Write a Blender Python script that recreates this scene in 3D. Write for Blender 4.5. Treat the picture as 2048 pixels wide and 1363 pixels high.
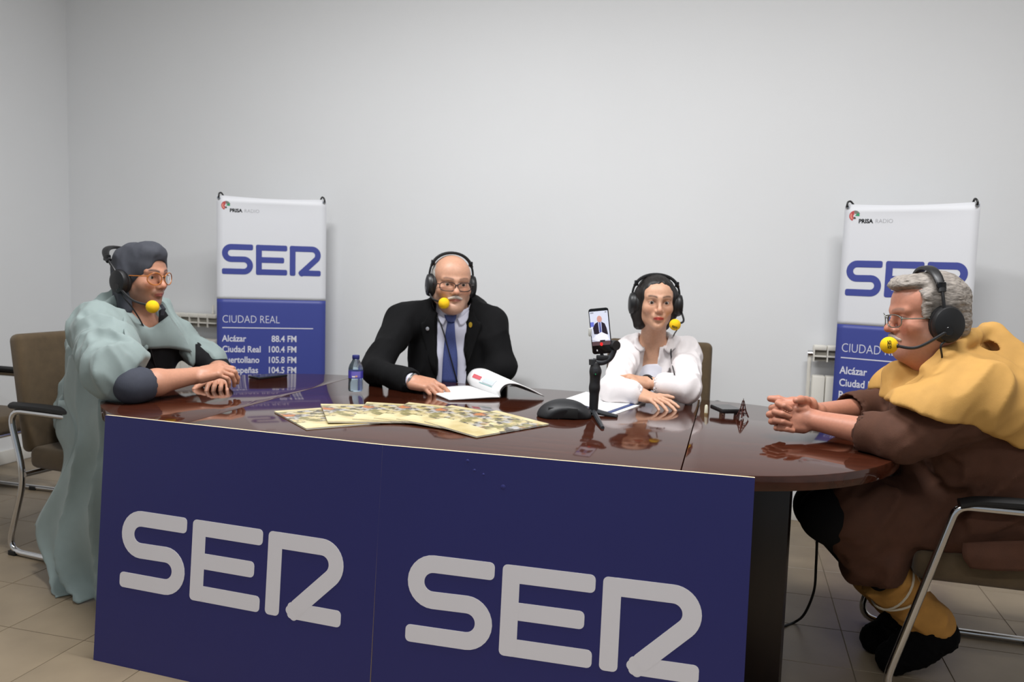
import bpy, bmesh, math, random
import numpy as np
from mathutils import Vector, Matrix

for o in list(bpy.data.objects): bpy.data.objects.remove(o, do_unlink=True)
SC = bpy.context.scene
COL = SC.collection
random.seed(7)
PI = math.pi

# ------------------------------------------------------------------ camera
F, CX, CY, CAMH = 1650.0, 1024.0, 681.5, 1.25
PITCH, ROLL = math.atan((CY - 530.0) / F), 0.03
_c, _s = math.cos(PITCH), math.sin(PITCH)
FWD = np.array([0, _c, -_s]); _up0 = np.array([0, _s, _c]); _x = np.array([1.0, 0, 0])
RT = math.cos(ROLL) * _x + math.sin(ROLL) * _up0
UP = math.cos(ROLL) * _up0 - math.sin(ROLL) * _x
CAMP = np.array([0, 0, CAMH])
def ray(px, py): return FWD + RT * (px - CX) / F - UP * (py - CY) / F
def at(px, py, Y):
    r = ray(px, py); return CAMP + r * Y / r[1]
def on(px, py, z):
    r = ray(px, py); return CAMP + r * (z - CAMH) / r[2]
cd = bpy.data.cameras.new('camera'); cam = bpy.data.objects.new('camera', cd); COL.objects.link(cam)
cd.sensor_width = 36.0; cd.lens = F / 2048 * 36.0; cd.clip_start = 0.05
m = Matrix.Identity(4)
for i in range(3):
    m[i][0] = RT[i]; m[i][1] = UP[i]; m[i][2] = -FWD[i]; m[i][3] = CAMP[i]
cam.matrix_world = m
cd.dof.use_dof = True; cd.dof.focus_distance = 2.35; cd.dof.aperture_fstop = 4.5
SC.camera = cam

# ------------------------------------------------------------------ world, lights, exposure
w = bpy.data.worlds.new('world'); SC.world = w; w.use_nodes = True
w.node_tree.nodes['Background'].inputs[0].default_value = (0.80, 0.90, 1.0, 1)
w.node_tree.nodes['Background'].inputs[1].default_value = 0.30
SC.view_settings.view_transform = 'Standard'; SC.view_settings.look = 'None'
SC.view_settings.gamma = 1.0; SC.view_settings.exposure = 0.38
SC.view_settings.use_curve_mapping = False

# room / table frame: u runs along the table and back wall (right end nearer), v away from the camera
YAW = math.radians(15.0)
UX = np.array([math.cos(YAW), -math.sin(YAW), 0]); VX = np.array([math.sin(YAW), math.cos(YAW), 0]); ZX = np.array([0, 0, 1.0])
def uv(u, v, z=0.0): return UX * u + VX * v + ZX * z
RZ = -YAW
def area_light(name, u, v, z, su, sv, watts, col=(0.985, 0.99, 1.0)):
    l = bpy.data.lights.new(name, 'AREA'); l.shape = 'RECTANGLE'; l.size = su; l.size_y = sv; l.energy = watts; l.color = col
    o = bpy.data.objects.new(name, l); COL.objects.link(o); o.location = uv(u, v, z); o.rotation_euler = (0, 0, RZ)
    return o
CEIL = 3.25
for (u, v, e) in ((-1.5, 2.15, 57), (0.5, 2.15, 44), (-0.8, -0.4, 16), (0.8, -0.4, 16)):  # last two are unseen fill lamps added to brighten the boards
    area_light('ceiling_or_fill_light', u, v, CEIL - 0.06, 1.15, 0.28, e)

# ------------------------------------------------------------------ materials
def lin(c):
    c = c / 255.0
    return c / 12.92 if c <= 0.04045 else ((c + 0.055) / 1.055) ** 2.4
def C(r, g, b): return (lin(r), lin(g), lin(b), 1.0)
MATS = {}
def mat(name, col, rough=0.6, metal=0.0, noise=0.0, nscale=8.0, bump=0.0, bscale=200.0, coat=0.0, sheen=0.0,
        trans=0.0, emit=0.0, spec=None, attr=None, ior=None, stretch=None, bdist=0.002):
    if name in MATS: return MATS[name]
    M = bpy.data.materials.new(name); M.use_nodes = True
    nt = M.node_tree; b = nt.nodes['Principled BSDF']; L = nt.links
    b.inputs['Base Color'].default_value = col; b.inputs['Roughness'].default_value = rough
    b.inputs['Metallic'].default_value = metal
    b.inputs['Coat Weight'].default_value = coat; b.inputs['Coat Roughness'].default_value = 0.03
    b.inputs['Sheen Weight'].default_value = sheen; b.inputs['Transmission Weight'].default_value = trans
    if spec is not None: b.inputs['Specular IOR Level'].default_value = spec
    if ior: b.inputs['IOR'].default_value = ior
    if emit > 0:
        b.inputs['Emission Color'].default_value = col; b.inputs['Emission Strength'].default_value = emit
    tc = nt.nodes.new('ShaderNodeTexCoord'); src = tc.outputs['Object']
    if stretch:
        mp = nt.nodes.new('ShaderNodeMapping'); mp.inputs['Scale'].default_value = stretch
        L.new(src, mp.inputs[0]); src = mp.outputs[0]
    cs = None
    if attr:
        a = nt.nodes.new('ShaderNodeAttribute'); a.attribute_name = attr; cs = a.outputs['Color']
        L.new(cs, b.inputs['Base Color'])
    if noise > 0:
        n = nt.nodes.new('ShaderNodeTexNoise'); n.inputs['Scale'].default_value = nscale; n.inputs['Detail'].default_value = 6
        L.new(src, n.inputs['Vector'])
        r = nt.nodes.new('ShaderNodeMapRange'); r.inputs['From Min'].default_value = 0.3; r.inputs['From Max'].default_value = 0.7
        r.inputs['To Min'].default_value = 1 - noise; r.inputs['To Max'].default_value = 1 + noise
        L.new(n.outputs['Fac'], r.inputs['Value'])
        mx = nt.nodes.new('ShaderNodeMix'); mx.data_type = 'RGBA'; mx.blend_type = 'MULTIPLY'; mx.inputs['Factor'].default_value = 1
        if cs: L.new(cs, mx.inputs['A'])
        else: mx.inputs['A'].default_value = col
        cb = nt.nodes.new('ShaderNodeCombineColor')
        for i in range(3): L.new(r.outputs[0], cb.inputs[i])
        L.new(cb.outputs[0], mx.inputs['B']); L.new(mx.outputs['Result'], b.inputs['Base Color'])
    if bump > 0:
        n2 = nt.nodes.new('ShaderNodeTexNoise'); n2.inputs['Scale'].default_value = bscale; n2.inputs['Detail'].default_value = 3
        L.new(src, n2.inputs['Vector'])
        bp = nt.nodes.new('ShaderNodeBump'); bp.inputs['Strength'].default_value = bump; bp.inputs['Distance'].default_value = bdist
        L.new(n2.outputs['Fac'], bp.inputs['Height']); L.new(bp.outputs[0], b.inputs['Normal'])
    MATS[name] = M
    return M
M_wall = mat('wall_paint', C(227, 228, 229), 0.9, noise=0.012, nscale=1.5, bump=0.15, bscale=60)
M_ceil = mat('ceiling_paint', C(232, 232, 230), 0.9)
M_base = mat('baseboard_paint', C(222, 220, 214), 0.5)
M_grout = mat('floor_grout', C(112, 100, 84), 0.9)
M_tile = mat('floor_tile', C(136, 121, 100), 0.42, noise=0.12, nscale=5.0, bump=0.1, bscale=25)
M_wood = mat('mahogany_lacquer', C(62, 29, 18), 0.07, noise=0.25, nscale=3.0, coat=0.0, stretch=(1.2, 14, 14), spec=0.5)
M_wood_dark = mat('dark_leg_wood', C(26, 14, 10), 0.35, noise=0.2, nscale=4, stretch=(10, 10, 1))
M_seam = mat('seam_black', C(18, 10, 8), 0.6)
M_chrome = mat('chrome', (0.62, 0.62, 0.63, 1), 0.12, metal=1.0)
M_uph = mat('brown_upholstery', C(86, 70, 48), 0.9, noise=0.12, nscale=30, bump=0.35, bscale=500, sheen=0.15)
M_black = mat('black_plastic', C(20, 20, 22), 0.42)
M_blackg = mat('black_gloss', C(12, 12, 14), 0.12)
M_rubber = mat('black_rubber', C(14, 14, 15), 0.6)
M_boardblue = mat('board_blue', C(37, 39, 106), 0.42, noise=0.03, nscale=2)
M_core = mat('board_core', C(214, 196, 160), 0.8)
M_letterw = mat('letter_white', C(234, 231, 236), 0.5)
M_bwhite = mat('banner_white', C(224, 225, 229), 0.5)
M_bblue = mat('banner_blue', C(64, 74, 150), 0.45)
M_btext = mat('banner_text_white', C(224, 224, 234), 0.5)
M_white = mat('white_enamel', C(226, 222, 212), 0.35)
M_slot = mat('radiator_slot', C(120, 116, 106), 0.7)
M_yellow = mat('yellow_foam', C(236, 190, 8), 0.9, bump=0.3, bscale=900, noise=0.04, nscale=60)
M_paper = mat('paper', C(236, 236, 236), 0.75)

# ------------------------------------------------------------------ mesh helpers
def link(name, me, parent=None, m=None):
    o = bpy.data.objects.new(name, me); COL.objects.link(o)
    if m is not None and me is not None and hasattr(me, 'materials') and len(me.materials) == 0: me.materials.append(m)
    if parent is not None: o.parent = parent
    return o
def thing(name, label, cat, loc=(0, 0, 0), rz=0.0, group=None):
    o = bpy.data.objects.new(name, None); COL.objects.link(o); o.empty_display_size = 0.05
    o.location = loc; o.rotation_euler = (0, 0, rz); o['label'] = label; o['category'] = cat
    if group: o['group'] = group
    return o
def tag(o, label, cat, group=None):
    o['label'] = label; o['category'] = cat
    if group: o['group'] = group
    return o
def struct(o): o['kind'] = 'structure'; return o
def wchild(o, parent):
    """parent a mesh that is written in world coordinates"""
    o.parent = parent
    o.matrix_parent_inverse = (Matrix.Translation(parent.location) @ parent.rotation_euler.to_matrix().to_4x4()).inverted()
    return o
def mesh_py(name, vs, fs, m=None, smooth=False, parent=None, world=False):
    me = bpy.data.meshes.new(name); me.from_pydata([tuple(map(float, v)) for v in vs], [], [tuple(f) for f in fs]); me.update()
    if smooth:
        for p in me.polygons: p.use_smooth = True
    o = link(name, me, None if world else parent, m)
    if world and parent is not None: wchild(o, parent)
    return o
def bm_obj(name, bm, m=None, parent=None, smooth=False, world=False):
    me = bpy.data.meshes.new(name); bm.normal_update(); bm.to_mesh(me); bm.free()
    if smooth:
        for p in me.polygons: p.use_smooth = True
        try: me.set_sharp_from_angle(angle=math.radians(40))
        except Exception: pass
    o = link(name, me, None if world else parent, m)
    if world and parent is not None: wchild(o, parent)
    return o
def add_box(bm, c, h, R=None, bevel=0.0, seg=2):
    r = bmesh.ops.create_cube(bm, size=2.0); vs = r['verts']
    T = Matrix.Translation(Vector(c)) @ ((R.to_4x4()) if R is not None else Matrix.Identity(4)) @ Matrix.Diagonal((h[0], h[1], h[2], 1))
    bmesh.ops.transform(bm, matrix=T, verts=vs)
    if bevel > 0:
        es = list({e for v in vs for e in v.link_edges})
        bmesh.ops.bevel(bm, geom=es, offset=bevel, segments=seg, affect='EDGES', profile=0.5)
def box(name, c, h, m, parent=None, R=None, bevel=0.0, seg=2, world=False):
    bm = bmesh.new(); add_box(bm, c, h, R, bevel, seg)
    return bm_obj(name, bm, m, parent, smooth=bevel > 0, world=world)
def catmull(pts, n=8, closed=False):
    P = [np.array(p, float) for p in pts]; out = []
    N = len(P); rng = N if closed else N - 1
    for i in range(rng):
        p0 = P[(i - 1) % N] if (closed or i > 0) else 2 * P[0] - P[1]
        p1 = P[i]; p2 = P[(i + 1) % N]
        p3 = P[(i + 2) % N] if (closed or i + 2 < N) else 2 * P[-1] - P[-2]
        for k in range(n):
            t = k / n
            out.append(0.5 * ((2 * p1) + (-p0 + p2) * t + (2 * p0 - 5 * p1 + 4 * p2 - p3) * t * t + (-p0 + 3 * p1 - 3 * p2 + p3) * t ** 3))
    if not closed: out.append(P[-1])
    return out
def fillet(pts, r, n=6, closed=False):
    P = [np.array(p, float) for p in pts]; out = []; N = len(P)
    for i in range(N):
        if not closed and i in (0, N - 1): out.append(P[i]); continue
        a, b, c = P[i - 1], P[i], P[(i + 1) % N]
        u = a - b; v = c - b; lu, lv = np.linalg.norm(u), np.linalg.norm(v)
        d = min(r, lu * 0.45, lv * 0.45); s = b + u / lu * d; e = b + v / lv * d
        for k in range(n + 1):
            t = k / n; out.append((1 - t) ** 2 * s + 2 * t * (1 - t) * b + t * t * e)
    return out
def add_tube(bm, pts, r, n=10, closed=False, caps=True, flat=None):
    P = [np.array(p, float) for p in pts]; N = len(P)
    rs = r if hasattr(r, '__len__') else [r] * N
    rings = []; prev = None
    for i in range(N):
        if closed: t = P[(i + 1) % N] - P[i - 1]
        else: t = P[min(i + 1, N - 1)] - P[max(i - 1, 0)]
        t = t / (np.linalg.norm(t) + 1e-12)
        if prev is None:
            a = np.array([0, 0, 1.0]) if abs(t[2]) < 0.9 else np.array([1.0, 0, 0])
            prev = a - t * (a @ t)
        prev = prev - t * (prev @ t); prev /= np.linalg.norm(prev) + 1e-12
        q = np.cross(t, prev)
        ring = []
        for k in range(n):
            a = 2 * PI * k / n; ca, sa = math.cos(a), math.sin(a)
            off = (prev * ca * (flat[0] if flat else 1) + q * sa * (flat[1] if flat else 1)) * rs[i]
            ring.append(bm.verts.new(P[i] + off))
        rings.append(ring)
    for i in range(N if closed else N - 1):
        A, B = rings[i], rings[(i + 1) % N]
        for k in range(n): bm.faces.new((A[k], A[(k + 1) % n], B[(k + 1) % n], B[k]))
    if caps and not closed:
        bm.faces.new(list(reversed(rings[0]))); bm.faces.new(rings[-1])
def tube(name, pts, r, m, parent=None, n=10, closed=False, world=False, flat=None):
    bm = bmesh.new(); add_tube(bm, pts, r, n, closed, flat=flat)
    bmesh.ops.recalc_face_normals(bm, faces=bm.faces)
    return bm_obj(name, bm, m, parent, smooth=True, world=world)
def add_lathe(bm, prof, n=24, T=None):
    rings = []
    for (r, z) in prof:
        rings.append([bm.verts.new((max(r, 1e-5) * math.cos(2 * PI * k / n), max(r, 1e-5) * math.sin(2 * PI * k / n), z)) for k in range(n)])
    for a, b in zip(rings[:-1], rings[1:]):
        for k in range(n): bm.faces.new((a[k], a[(k + 1) % n], b[(k + 1) % n], b[k]))
    vs = [v for r in rings for v in r]
    bm.faces.new(list(reversed(rings[0]))); bm.faces.new(rings[-1])
    if T is not None: bmesh.ops.transform(bm, matrix=T, verts=vs)
def lathe(name, prof, m, parent=None, n=24, T=None, world=False):
    bm = bmesh.new(); add_lathe(bm, prof, n, T); bmesh.ops.recalc_face_normals(bm, faces=bm.faces)
    return bm_obj(name, bm, m, parent, smooth=True, world=world)
def prism(name, poly, z0, z1, m, parent=None, T=None, bevel=0.0, world=False):
    bm = bmesh.new(); vs = [bm.verts.new((p[0], p[1], z0)) for p in poly]
    f = bm.faces.new(vs); r = bmesh.ops.extrude_face_region(bm, geom=[f])
    bmesh.ops.translate(bm, vec=(0, 0, z1 - z0), verts=[v for v in r['geom'] if isinstance(v, bmesh.types.BMVert)])
    bmesh.ops.recalc_face_normals(bm, faces=bm.faces)
    if bevel > 0:
        es = [e for e in bm.edges if abs(e.verts[0].co.z - e.verts[1].co.z) < 1e-6]
        bmesh.ops.bevel(bm, geom=es, offset=bevel, segments=2, affect='EDGES', profile=0.5)
    if T is not None: bmesh.ops.transform(bm, matrix=T, verts=bm.verts)
    return bm_obj(name, bm, m, parent, smooth=bevel > 0, world=world)
def frame_matrix(o, x, y):
    x = np.array(x, float); y = np.array(y, float); x = x / np.linalg.norm(x); y = y - x * (x @ y); y /= np.linalg.norm(y); z = np.cross(x, y)
    T = Matrix.Identity(4)
    for i in range(3): T[i][0] = x[i]; T[i][1] = y[i]; T[i][2] = z[i]; T[i][3] = o[i]
    return T
_dg = None
def text_obj(s, size, m, T, parent, bold=0.0, align='LEFT', sx=1.0, name='lettering', depth=0.0004):
    cu = bpy.data.curves.new('txt', 'FONT'); cu.body = s; cu.size = size; cu.align_x = align; cu.offset = bold; cu.extrude = depth; cu.resolution_u = 3
    to = bpy.data.objects.new('txt', cu); COL.objects.link(to)
    bpy.context.view_layer.update()
    me = bpy.data.meshes.new_from_object(to.evaluated_get(bpy.context.evaluated_depsgraph_get()))
    bpy.data.objects.remove(to, do_unlink=True)
    # one object for each word
    bm = bmesh.new(); bm.from_mesh(me); bpy.data.meshes.remove(me)
    seen = set(); isl = []
    for v0 in bm.verts:
        if v0 in seen: continue
        st = [v0]; seen.add(v0); comp = []
        while st:
            v = st.pop(); comp.append(v)
            for e in v.link_edges:
                q = e.other_vert(v)
                if q not in seen: seen.add(q); st.append(q)
        isl.append((min(v.co.x for v in comp), max(v.co.x for v in comp), comp))
    isl.sort(key=lambda t: t[0]); words = []; end = -1e9
    for x0, x1, comp in isl:
        if x0 - end > 0.17 * size and words is not None: words.append([])
        if not words: words.append([])
        words[-1] += comp; end = max(end, x1)
    out = None
    for wd in words:
        ids = {v: i for i, v in enumerate(wd)}; ws = set(wd)
        vs = [T @ Vector((v.co.x * sx, v.co.y, v.co.z)) for v in wd]
        fs = [[ids[v] for v in f.verts] for f in bm.faces if f.verts[0] in ws]
        out = mesh_py(name, vs, fs, m, False, parent)
    bm.free()
    return out
def copy_tree(o, parent=None):
    c = o.copy(); COL.objects.link(c)
    if parent is not None: c.parent = parent
    for ch in list(o.children): copy_tree(ch, c)
    return c
def loft(name, rows, m, parent=None, nu=6, nv=6, thick=0.0, disp=None, world=True, closed=False):
    R = [catmull(r, nu, closed) for r in rows]
    cols = list(zip(*R)); G = [catmull(c, nv) for c in cols]          # G[col][row]
    G = np.array(G)
    if disp is not None: G = disp(G)
    a, b = G.shape[:2]
    vs = G.reshape(-1, 3); fs = []
    for i in range(a if closed else a - 1):
        for j in range(b - 1):
            i2 = (i + 1) % a
            fs.append((i * b + j, i2 * b + j, i2 * b + j + 1, i * b + j + 1))
    o = mesh_py(name, vs, fs, m, True, parent, world)
    if thick > 0:
        s = o.modifiers.new('thickness', 'SOLIDIFY'); s.thickness = thick; s.offset = 0
    return o
# ------------------------------------------------------------------ room shell
UL, UR, VB, VF = -4.09, 3.3, 4.355, -2.6
def uvbox(name, u0, u1, v0, v1, z0, z1, m, parent=None, bevel=0.0):
    T = Matrix.Rotation(RZ, 3, 'Z')
    return box(name, uv((u0 + u1) / 2, (v0 + v1) / 2, (z0 + z1) / 2), ((u1 - u0) / 2, (v1 - v0) / 2, (z1 - z0) / 2), m, parent, T, bevel)
struct(uvbox('wall_back', UL - 0.1, UR + 0.1, VB, VB + 0.1, 0, CEIL, M_wall))
struct(uvbox('wall_left', UL - 0.1, UL, VF, VB, 0, CEIL, M_wall))
struct(uvbox('wall_right', UR, UR + 0.1, VF, VB, 0, CEIL, M_wall))
struct(uvbox('ceiling', UL - 0.1, UR + 0.1, VF, VB + 0.1, CEIL, CEIL + 0.1, M_ceil))
struct(uvbox('baseboard_back', UL, UR, VB - 0.014, VB, 0.0, 0.08, M_base, bevel=0.003))
struct(uvbox('baseboard_left', UL, UL + 0.014, VF, VB - 0.014, 0.0, 0.08, M_base, bevel=0.003))
floor = struct(uvbox('floor', UL - 0.1, UR + 0.1, VF, VB + 0.1, -0.06, -0.003, M_grout))
TS = 0.30
bm = bmesh.new(); add_box(bm, (0, 0, -0.004), (TS / 2 - 0.0013, TS / 2 - 0.0013, 0.004), None, 0.001, 1)
tile_me = bpy.data.meshes.new('tile'); bm.to_mesh(tile_me); bm.free(); tile_me.materials.append(M_tile)
rest = bmesh.new(); k0 = 0
for i in range(-30, 30):
    for j in range(-30, 30):
        u = -1.975 + (i + 0.5) * TS; v = 2.13 + (j + 0.5) * TS
        if u < UL - 0.1 or u > UR + 0.1 or v < VF or v > VB + 0.1: continue
        if -3.7 < u < 2.3 and 0.9 < v < VB + 0.1:
            o = link('tile', tile_me, floor); o.location = uv(u, v, 0); o.rotation_euler = (0, 0, RZ + random.choice((0, 1, 2, 3)) * PI / 2); k0 += 1
        else:
            add_box(rest, uv(u, v, -0.004), (TS / 2 - 0.0013, TS / 2 - 0.0013, 0.004), Matrix.Rotation(RZ, 3, 'Z'))
o = bm_obj('tile_field', rest, M_tile, floor); o['kind'] = 'stuff'
# ceiling fixtures (out of view, they light the room; the front pair is added fill)
M_diff = mat('lamp_diffuser', C(250, 248, 240), 0.5)
for i, (u, v) in enumerate(((-1.5, 2.15), (0.5, 2.15), (-0.8, -0.4), (0.8, -0.4))):
    t = thing('ceiling_or_fill_lamp', 'white rectangular ceiling lamp ' + ('above the caped man\'s end of the table', 'above the middle of the table', 'added out of view as front fill for the boards', 'added out of view as front fill for the boards')[i], 'lamp', uv(u, v, CEIL), RZ, 'ceiling lamps')
    box('housing', (0, 0, -0.02), (0.6, 0.16, 0.02), M_white, t, bevel=0.004)
    box('diffuser', (0, 0, -0.044), (0.57, 0.135, 0.004), M_diff, t)

# ------------------------------------------------------------------ table
TZ = 0.74; TU0, TU1, TV, TR_ = -1.60, -0.11, 2.72, 0.615
table = thing('conference_table', 'long dark mahogany conference table with round ends and a glossy top', 'table', uv(-0.85, TV, 0), RZ)
def tloc(u, v): return (u + 0.85, v - TV)
def arc(cu, a0, a1, n=40): return [(cu + TR_ * math.cos(a0 + (a1 - a0) * k / n), TV + TR_ * math.sin(a0 + (a1 - a0) * k / n)) for k in range(n + 1)]
g = 0.0012
prism('tabletop_panel', [tloc(*p) for p in [(TU0 + g, TV - TR_), (TU1 - g, TV - TR_), (TU1 - g, TV + TR_), (TU0 + g, TV + TR_)]], TZ - 0.04, TZ, M_wood, table, bevel=0.002)
prism('tabletop_end', [tloc(*p) for p in arc(TU1 + g, -PI / 2, PI / 2)], TZ - 0.04, TZ, M_wood, table, bevel=0.002)
prism('tabletop_end', [tloc(*p) for p in arc(TU0 - g, PI / 2, 3 * PI / 2)], TZ - 0.04, TZ, M_wood, table, bevel=0.002)
for (u, s) in ((0.165, 1), (-1.88, -1)):
    poly = [(-0.10, -0.24), (0.02, -0.24), (0.03, -0.2), (0.03, 0.2), (0.02, 0.24), (-0.10, 0.24)]
    prism('leg', [(tloc(u, TV)[0] + s * p[0], tloc(u, TV)[1] + p[1]) for p in poly], 0.0, TZ - 0.04, M_wood_dark, table, bevel=0.004)
prism('crossbeam', [tloc(-1.78, TV - 0.02), tloc(0.065, TV - 0.02), tloc(0.065, TV + 0.02), tloc(-1.78, TV + 0.02)], 0.42, TZ - 0.04, M_wood_dark, table)

# ------------------------------------------------------------------ SER letters
def strip(path, t, r=0.05, z=0.0, ends=(True, True)):
    """flat stroke of width t along a path with slightly rounded ends; returns polygon points"""
    P = [np.array(p, float) for p in path]; n = len(P); L = []; R = []
    for i in range(n):
        a = P[i] - P[i - 1] if i > 0 else P[1] - P[0]
        b = P[i + 1] - P[i] if i < n - 1 else P[-1] - P[-2]
        a = a / np.linalg.norm(a); b = b / np.linalg.norm(b); d = a + b; d /= np.linalg.norm(d)
        nn = np.array([-d[1], d[0]]); k = 1 / max(0.5, float(np.array([-a[1], a[0]]) @ nn))
        L.append(P[i] + nn * t / 2 * k); R.append(P[i] - nn * t / 2 * k)
    return L, R
def letter_mesh(name, strokes, m, parent, T, t=0.195, depth=0.0008, rr=0.055):
    vs = []; fs = []
    for si, path in enumerate(strokes):
        path = [np.array(p, float) for p in path]
        # rounded ends: shrink the last slices
        def endcap(p, q):
            d = (p - q) / np.linalg.norm(p - q); out = []
            for k in range(5):
                a = PI / 2 * k / 4; out.append((p - d * rr * (1 - math.sin(a)), t / 2 - rr * (1 - math.cos(a))))
            return out
        L, R = strip(path, t); W = [t / 2] * len(path)
        seq = []
        c0 = endcap(path[0], path[1]); c1 = endcap(path[-1], path[-2])
        d0 = (path[1] - path[0]) / np.linalg.norm(path[1] - path[0]); n0 = np.array([-d0[1], d0[0]])
        d1 = (path[-1] - path[-2]) / np.linalg.norm(path[-1] - path[-2]); n1 = np.array([-d1[1], d1[0]])
        pts = [(c + n0 * w, c - n0 * w) for (c, w) in reversed(c0)] + list(zip(L[1:-1], R[1:-1])) + [(c + n1 * w, c - n1 * w) for (c, w) in c1]
        b = len(vs)
        dp = depth - 0.00012 * si
        for (l, r) in pts: vs.append((l[0], l[1], dp)); vs.append((r[0], r[1], dp)); vs.append((l[0], l[1], 0)); vs.append((r[0], r[1], 0))
        for i in range(len(pts) - 1):
            k = b + 4 * i
            fs += [(k, k + 1, k + 5, k + 4), (k + 2, k, k + 4, k + 6), (k + 1, k + 3, k + 7, k + 5)]
        e = b + 4 * (len(pts) - 1)
        fs += [(b, b + 2, b + 3, b + 1), (e, e + 1, e + 3, e + 2)]
    S = np.array(T)
    vs = [(S @ np.array([x, y, 0, 1]))[:3] + (S[:3, 2] / np.linalg.norm(S[:3, 2])) * z for (x, y, z) in vs]
    return mesh_py(name, vs, fs, m, False, parent)
def arcp(c, r, a0, a1, n=14): return [(c[0] + r * math.cos(math.radians(a0 + (a1 - a0) * k / n)), c[1] + r * math.sin(math.radians(a0 + (a1 - a0) * k / n))) for k in range(n + 1)]
h = 0.0975
S_ST = [[(1.0, 1 - h)] + arcp((0.30, 0.70), 0.2025, 90, 270) + arcp((0.70, 0.30), 0.2025, 90, -90)[0:] + [(0.0, h)]]
S_ST[0][1 + 14] = (0.30, 0.4975); S_ST[0][1 + 15] = (0.70, 0.5025)
x0 = 1.09
E_ST = [[(x0 + h, 0.0), (x0 + h, 1.0)], [(x0, 1 - h), (x0 + 1.02, 1 - h)], [(x0 + h, 0.5), (x0 + 0.92, 0.5)], [(x0, h), (x0 + 1.02, h)]]
x0 = 2.19; cR = (x0 + 0.73, 0.70); tR = (x0 + 0.40, 0.105)
_d = np.array(tR) - cR; _a = math.degrees(math.atan2(_d[1], _d[0]) + math.acos(0.2025 / np.linalg.norm(_d)))
R_ST = [[(x0 + h, 0.0), (x0 + h, 1.0)], [(x0, 1 - h)] + arcp(cR, 0.2025, 90, _a) + [tR], [(x0 + 0.31, h), (x0 + 1.03, h)],
        [(x0 + 0.33, 0.03), (x0 + 0.47, 0.16)]]
def ser_logo(parent, T, m, t=0.195):
    for nm, st in (('letter_s', S_ST), ('letter_e', E_ST), ('letter_r', R_ST)): letter_mesh(nm, st, m, parent, T, t)

# ------------------------------------------------------------------ blue boards leaning on the table edge
def sign_board(p0, p1, off, logo, label):
    p0 = np.array(p0); p1 = np.array(p1); x = (p1 - p0); W = np.linalg.norm(x); x /= W
    up = -np.array(off) + ZX * 0.755; Hh = np.linalg.norm(up)
    t = thing('sign_board', label, 'sign', p0 + np.array(off), 0, 'blue boards in front of the table')
    T = frame_matrix((0, 0, 0), x, up)
    bm = bmesh.new(); add_box(bm, (W / 2, Hh / 2, -0.006), (W / 2 - 0.0015, Hh / 2, 0.006))
    bm.faces.ensure_lookup_table()
    for f in bm.faces: f.material_index = 0 if f.calc_center_median().z > -0.001 else 1
    bmesh.ops.transform(bm, matrix=T, verts=bm.verts)
    o = bm_obj('board', bm, M_boardblue, t); o.data.materials.append(M_core)
    lx, ly, lw, lh = logo
    TT = T @ Matrix.Translation((lx, ly, 0.0003)) @ Matrix.Diagonal((lw / 3.22, lh, 1, 1))
    ser_logo(t, TT, M_letterw)
    return t, T, W, Hh
OFF = -VX * 0.062
bTL, bSM, bTR = on(208, 829, 0.755), on(764, 889, 0.755), on(1512, 955, 0.755)
for b in (bTL, bSM, bTR): b[2] = 0
sign_board(bTL, bSM, OFF, (0.088, 0.757 - 0.515, 0.763, 0.238), 'dark blue board with white lettering, next to the man in the grey cape')
bt, bT, bW, bH = sign_board(bSM, bTR, OFF, (0.0945, 0.757 - 0.52, 0.771, 0.2385), 'dark blue board with white lettering and small dents near its top edge')
for (x, y, r) in ((0.345, 0.675, 0.007), (0.29, 0.703, 0.004), (0.265, 0.712, 0.004), (0.245, 0.735, 0.005)):
    me = lathe('dent', [(r, 0.0), (r * 0.8, 0.0006), (0.0005, 0.0014)], M_boardblue, bt, 12, bT @ Matrix.Translation((x, y, 0)))

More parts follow.
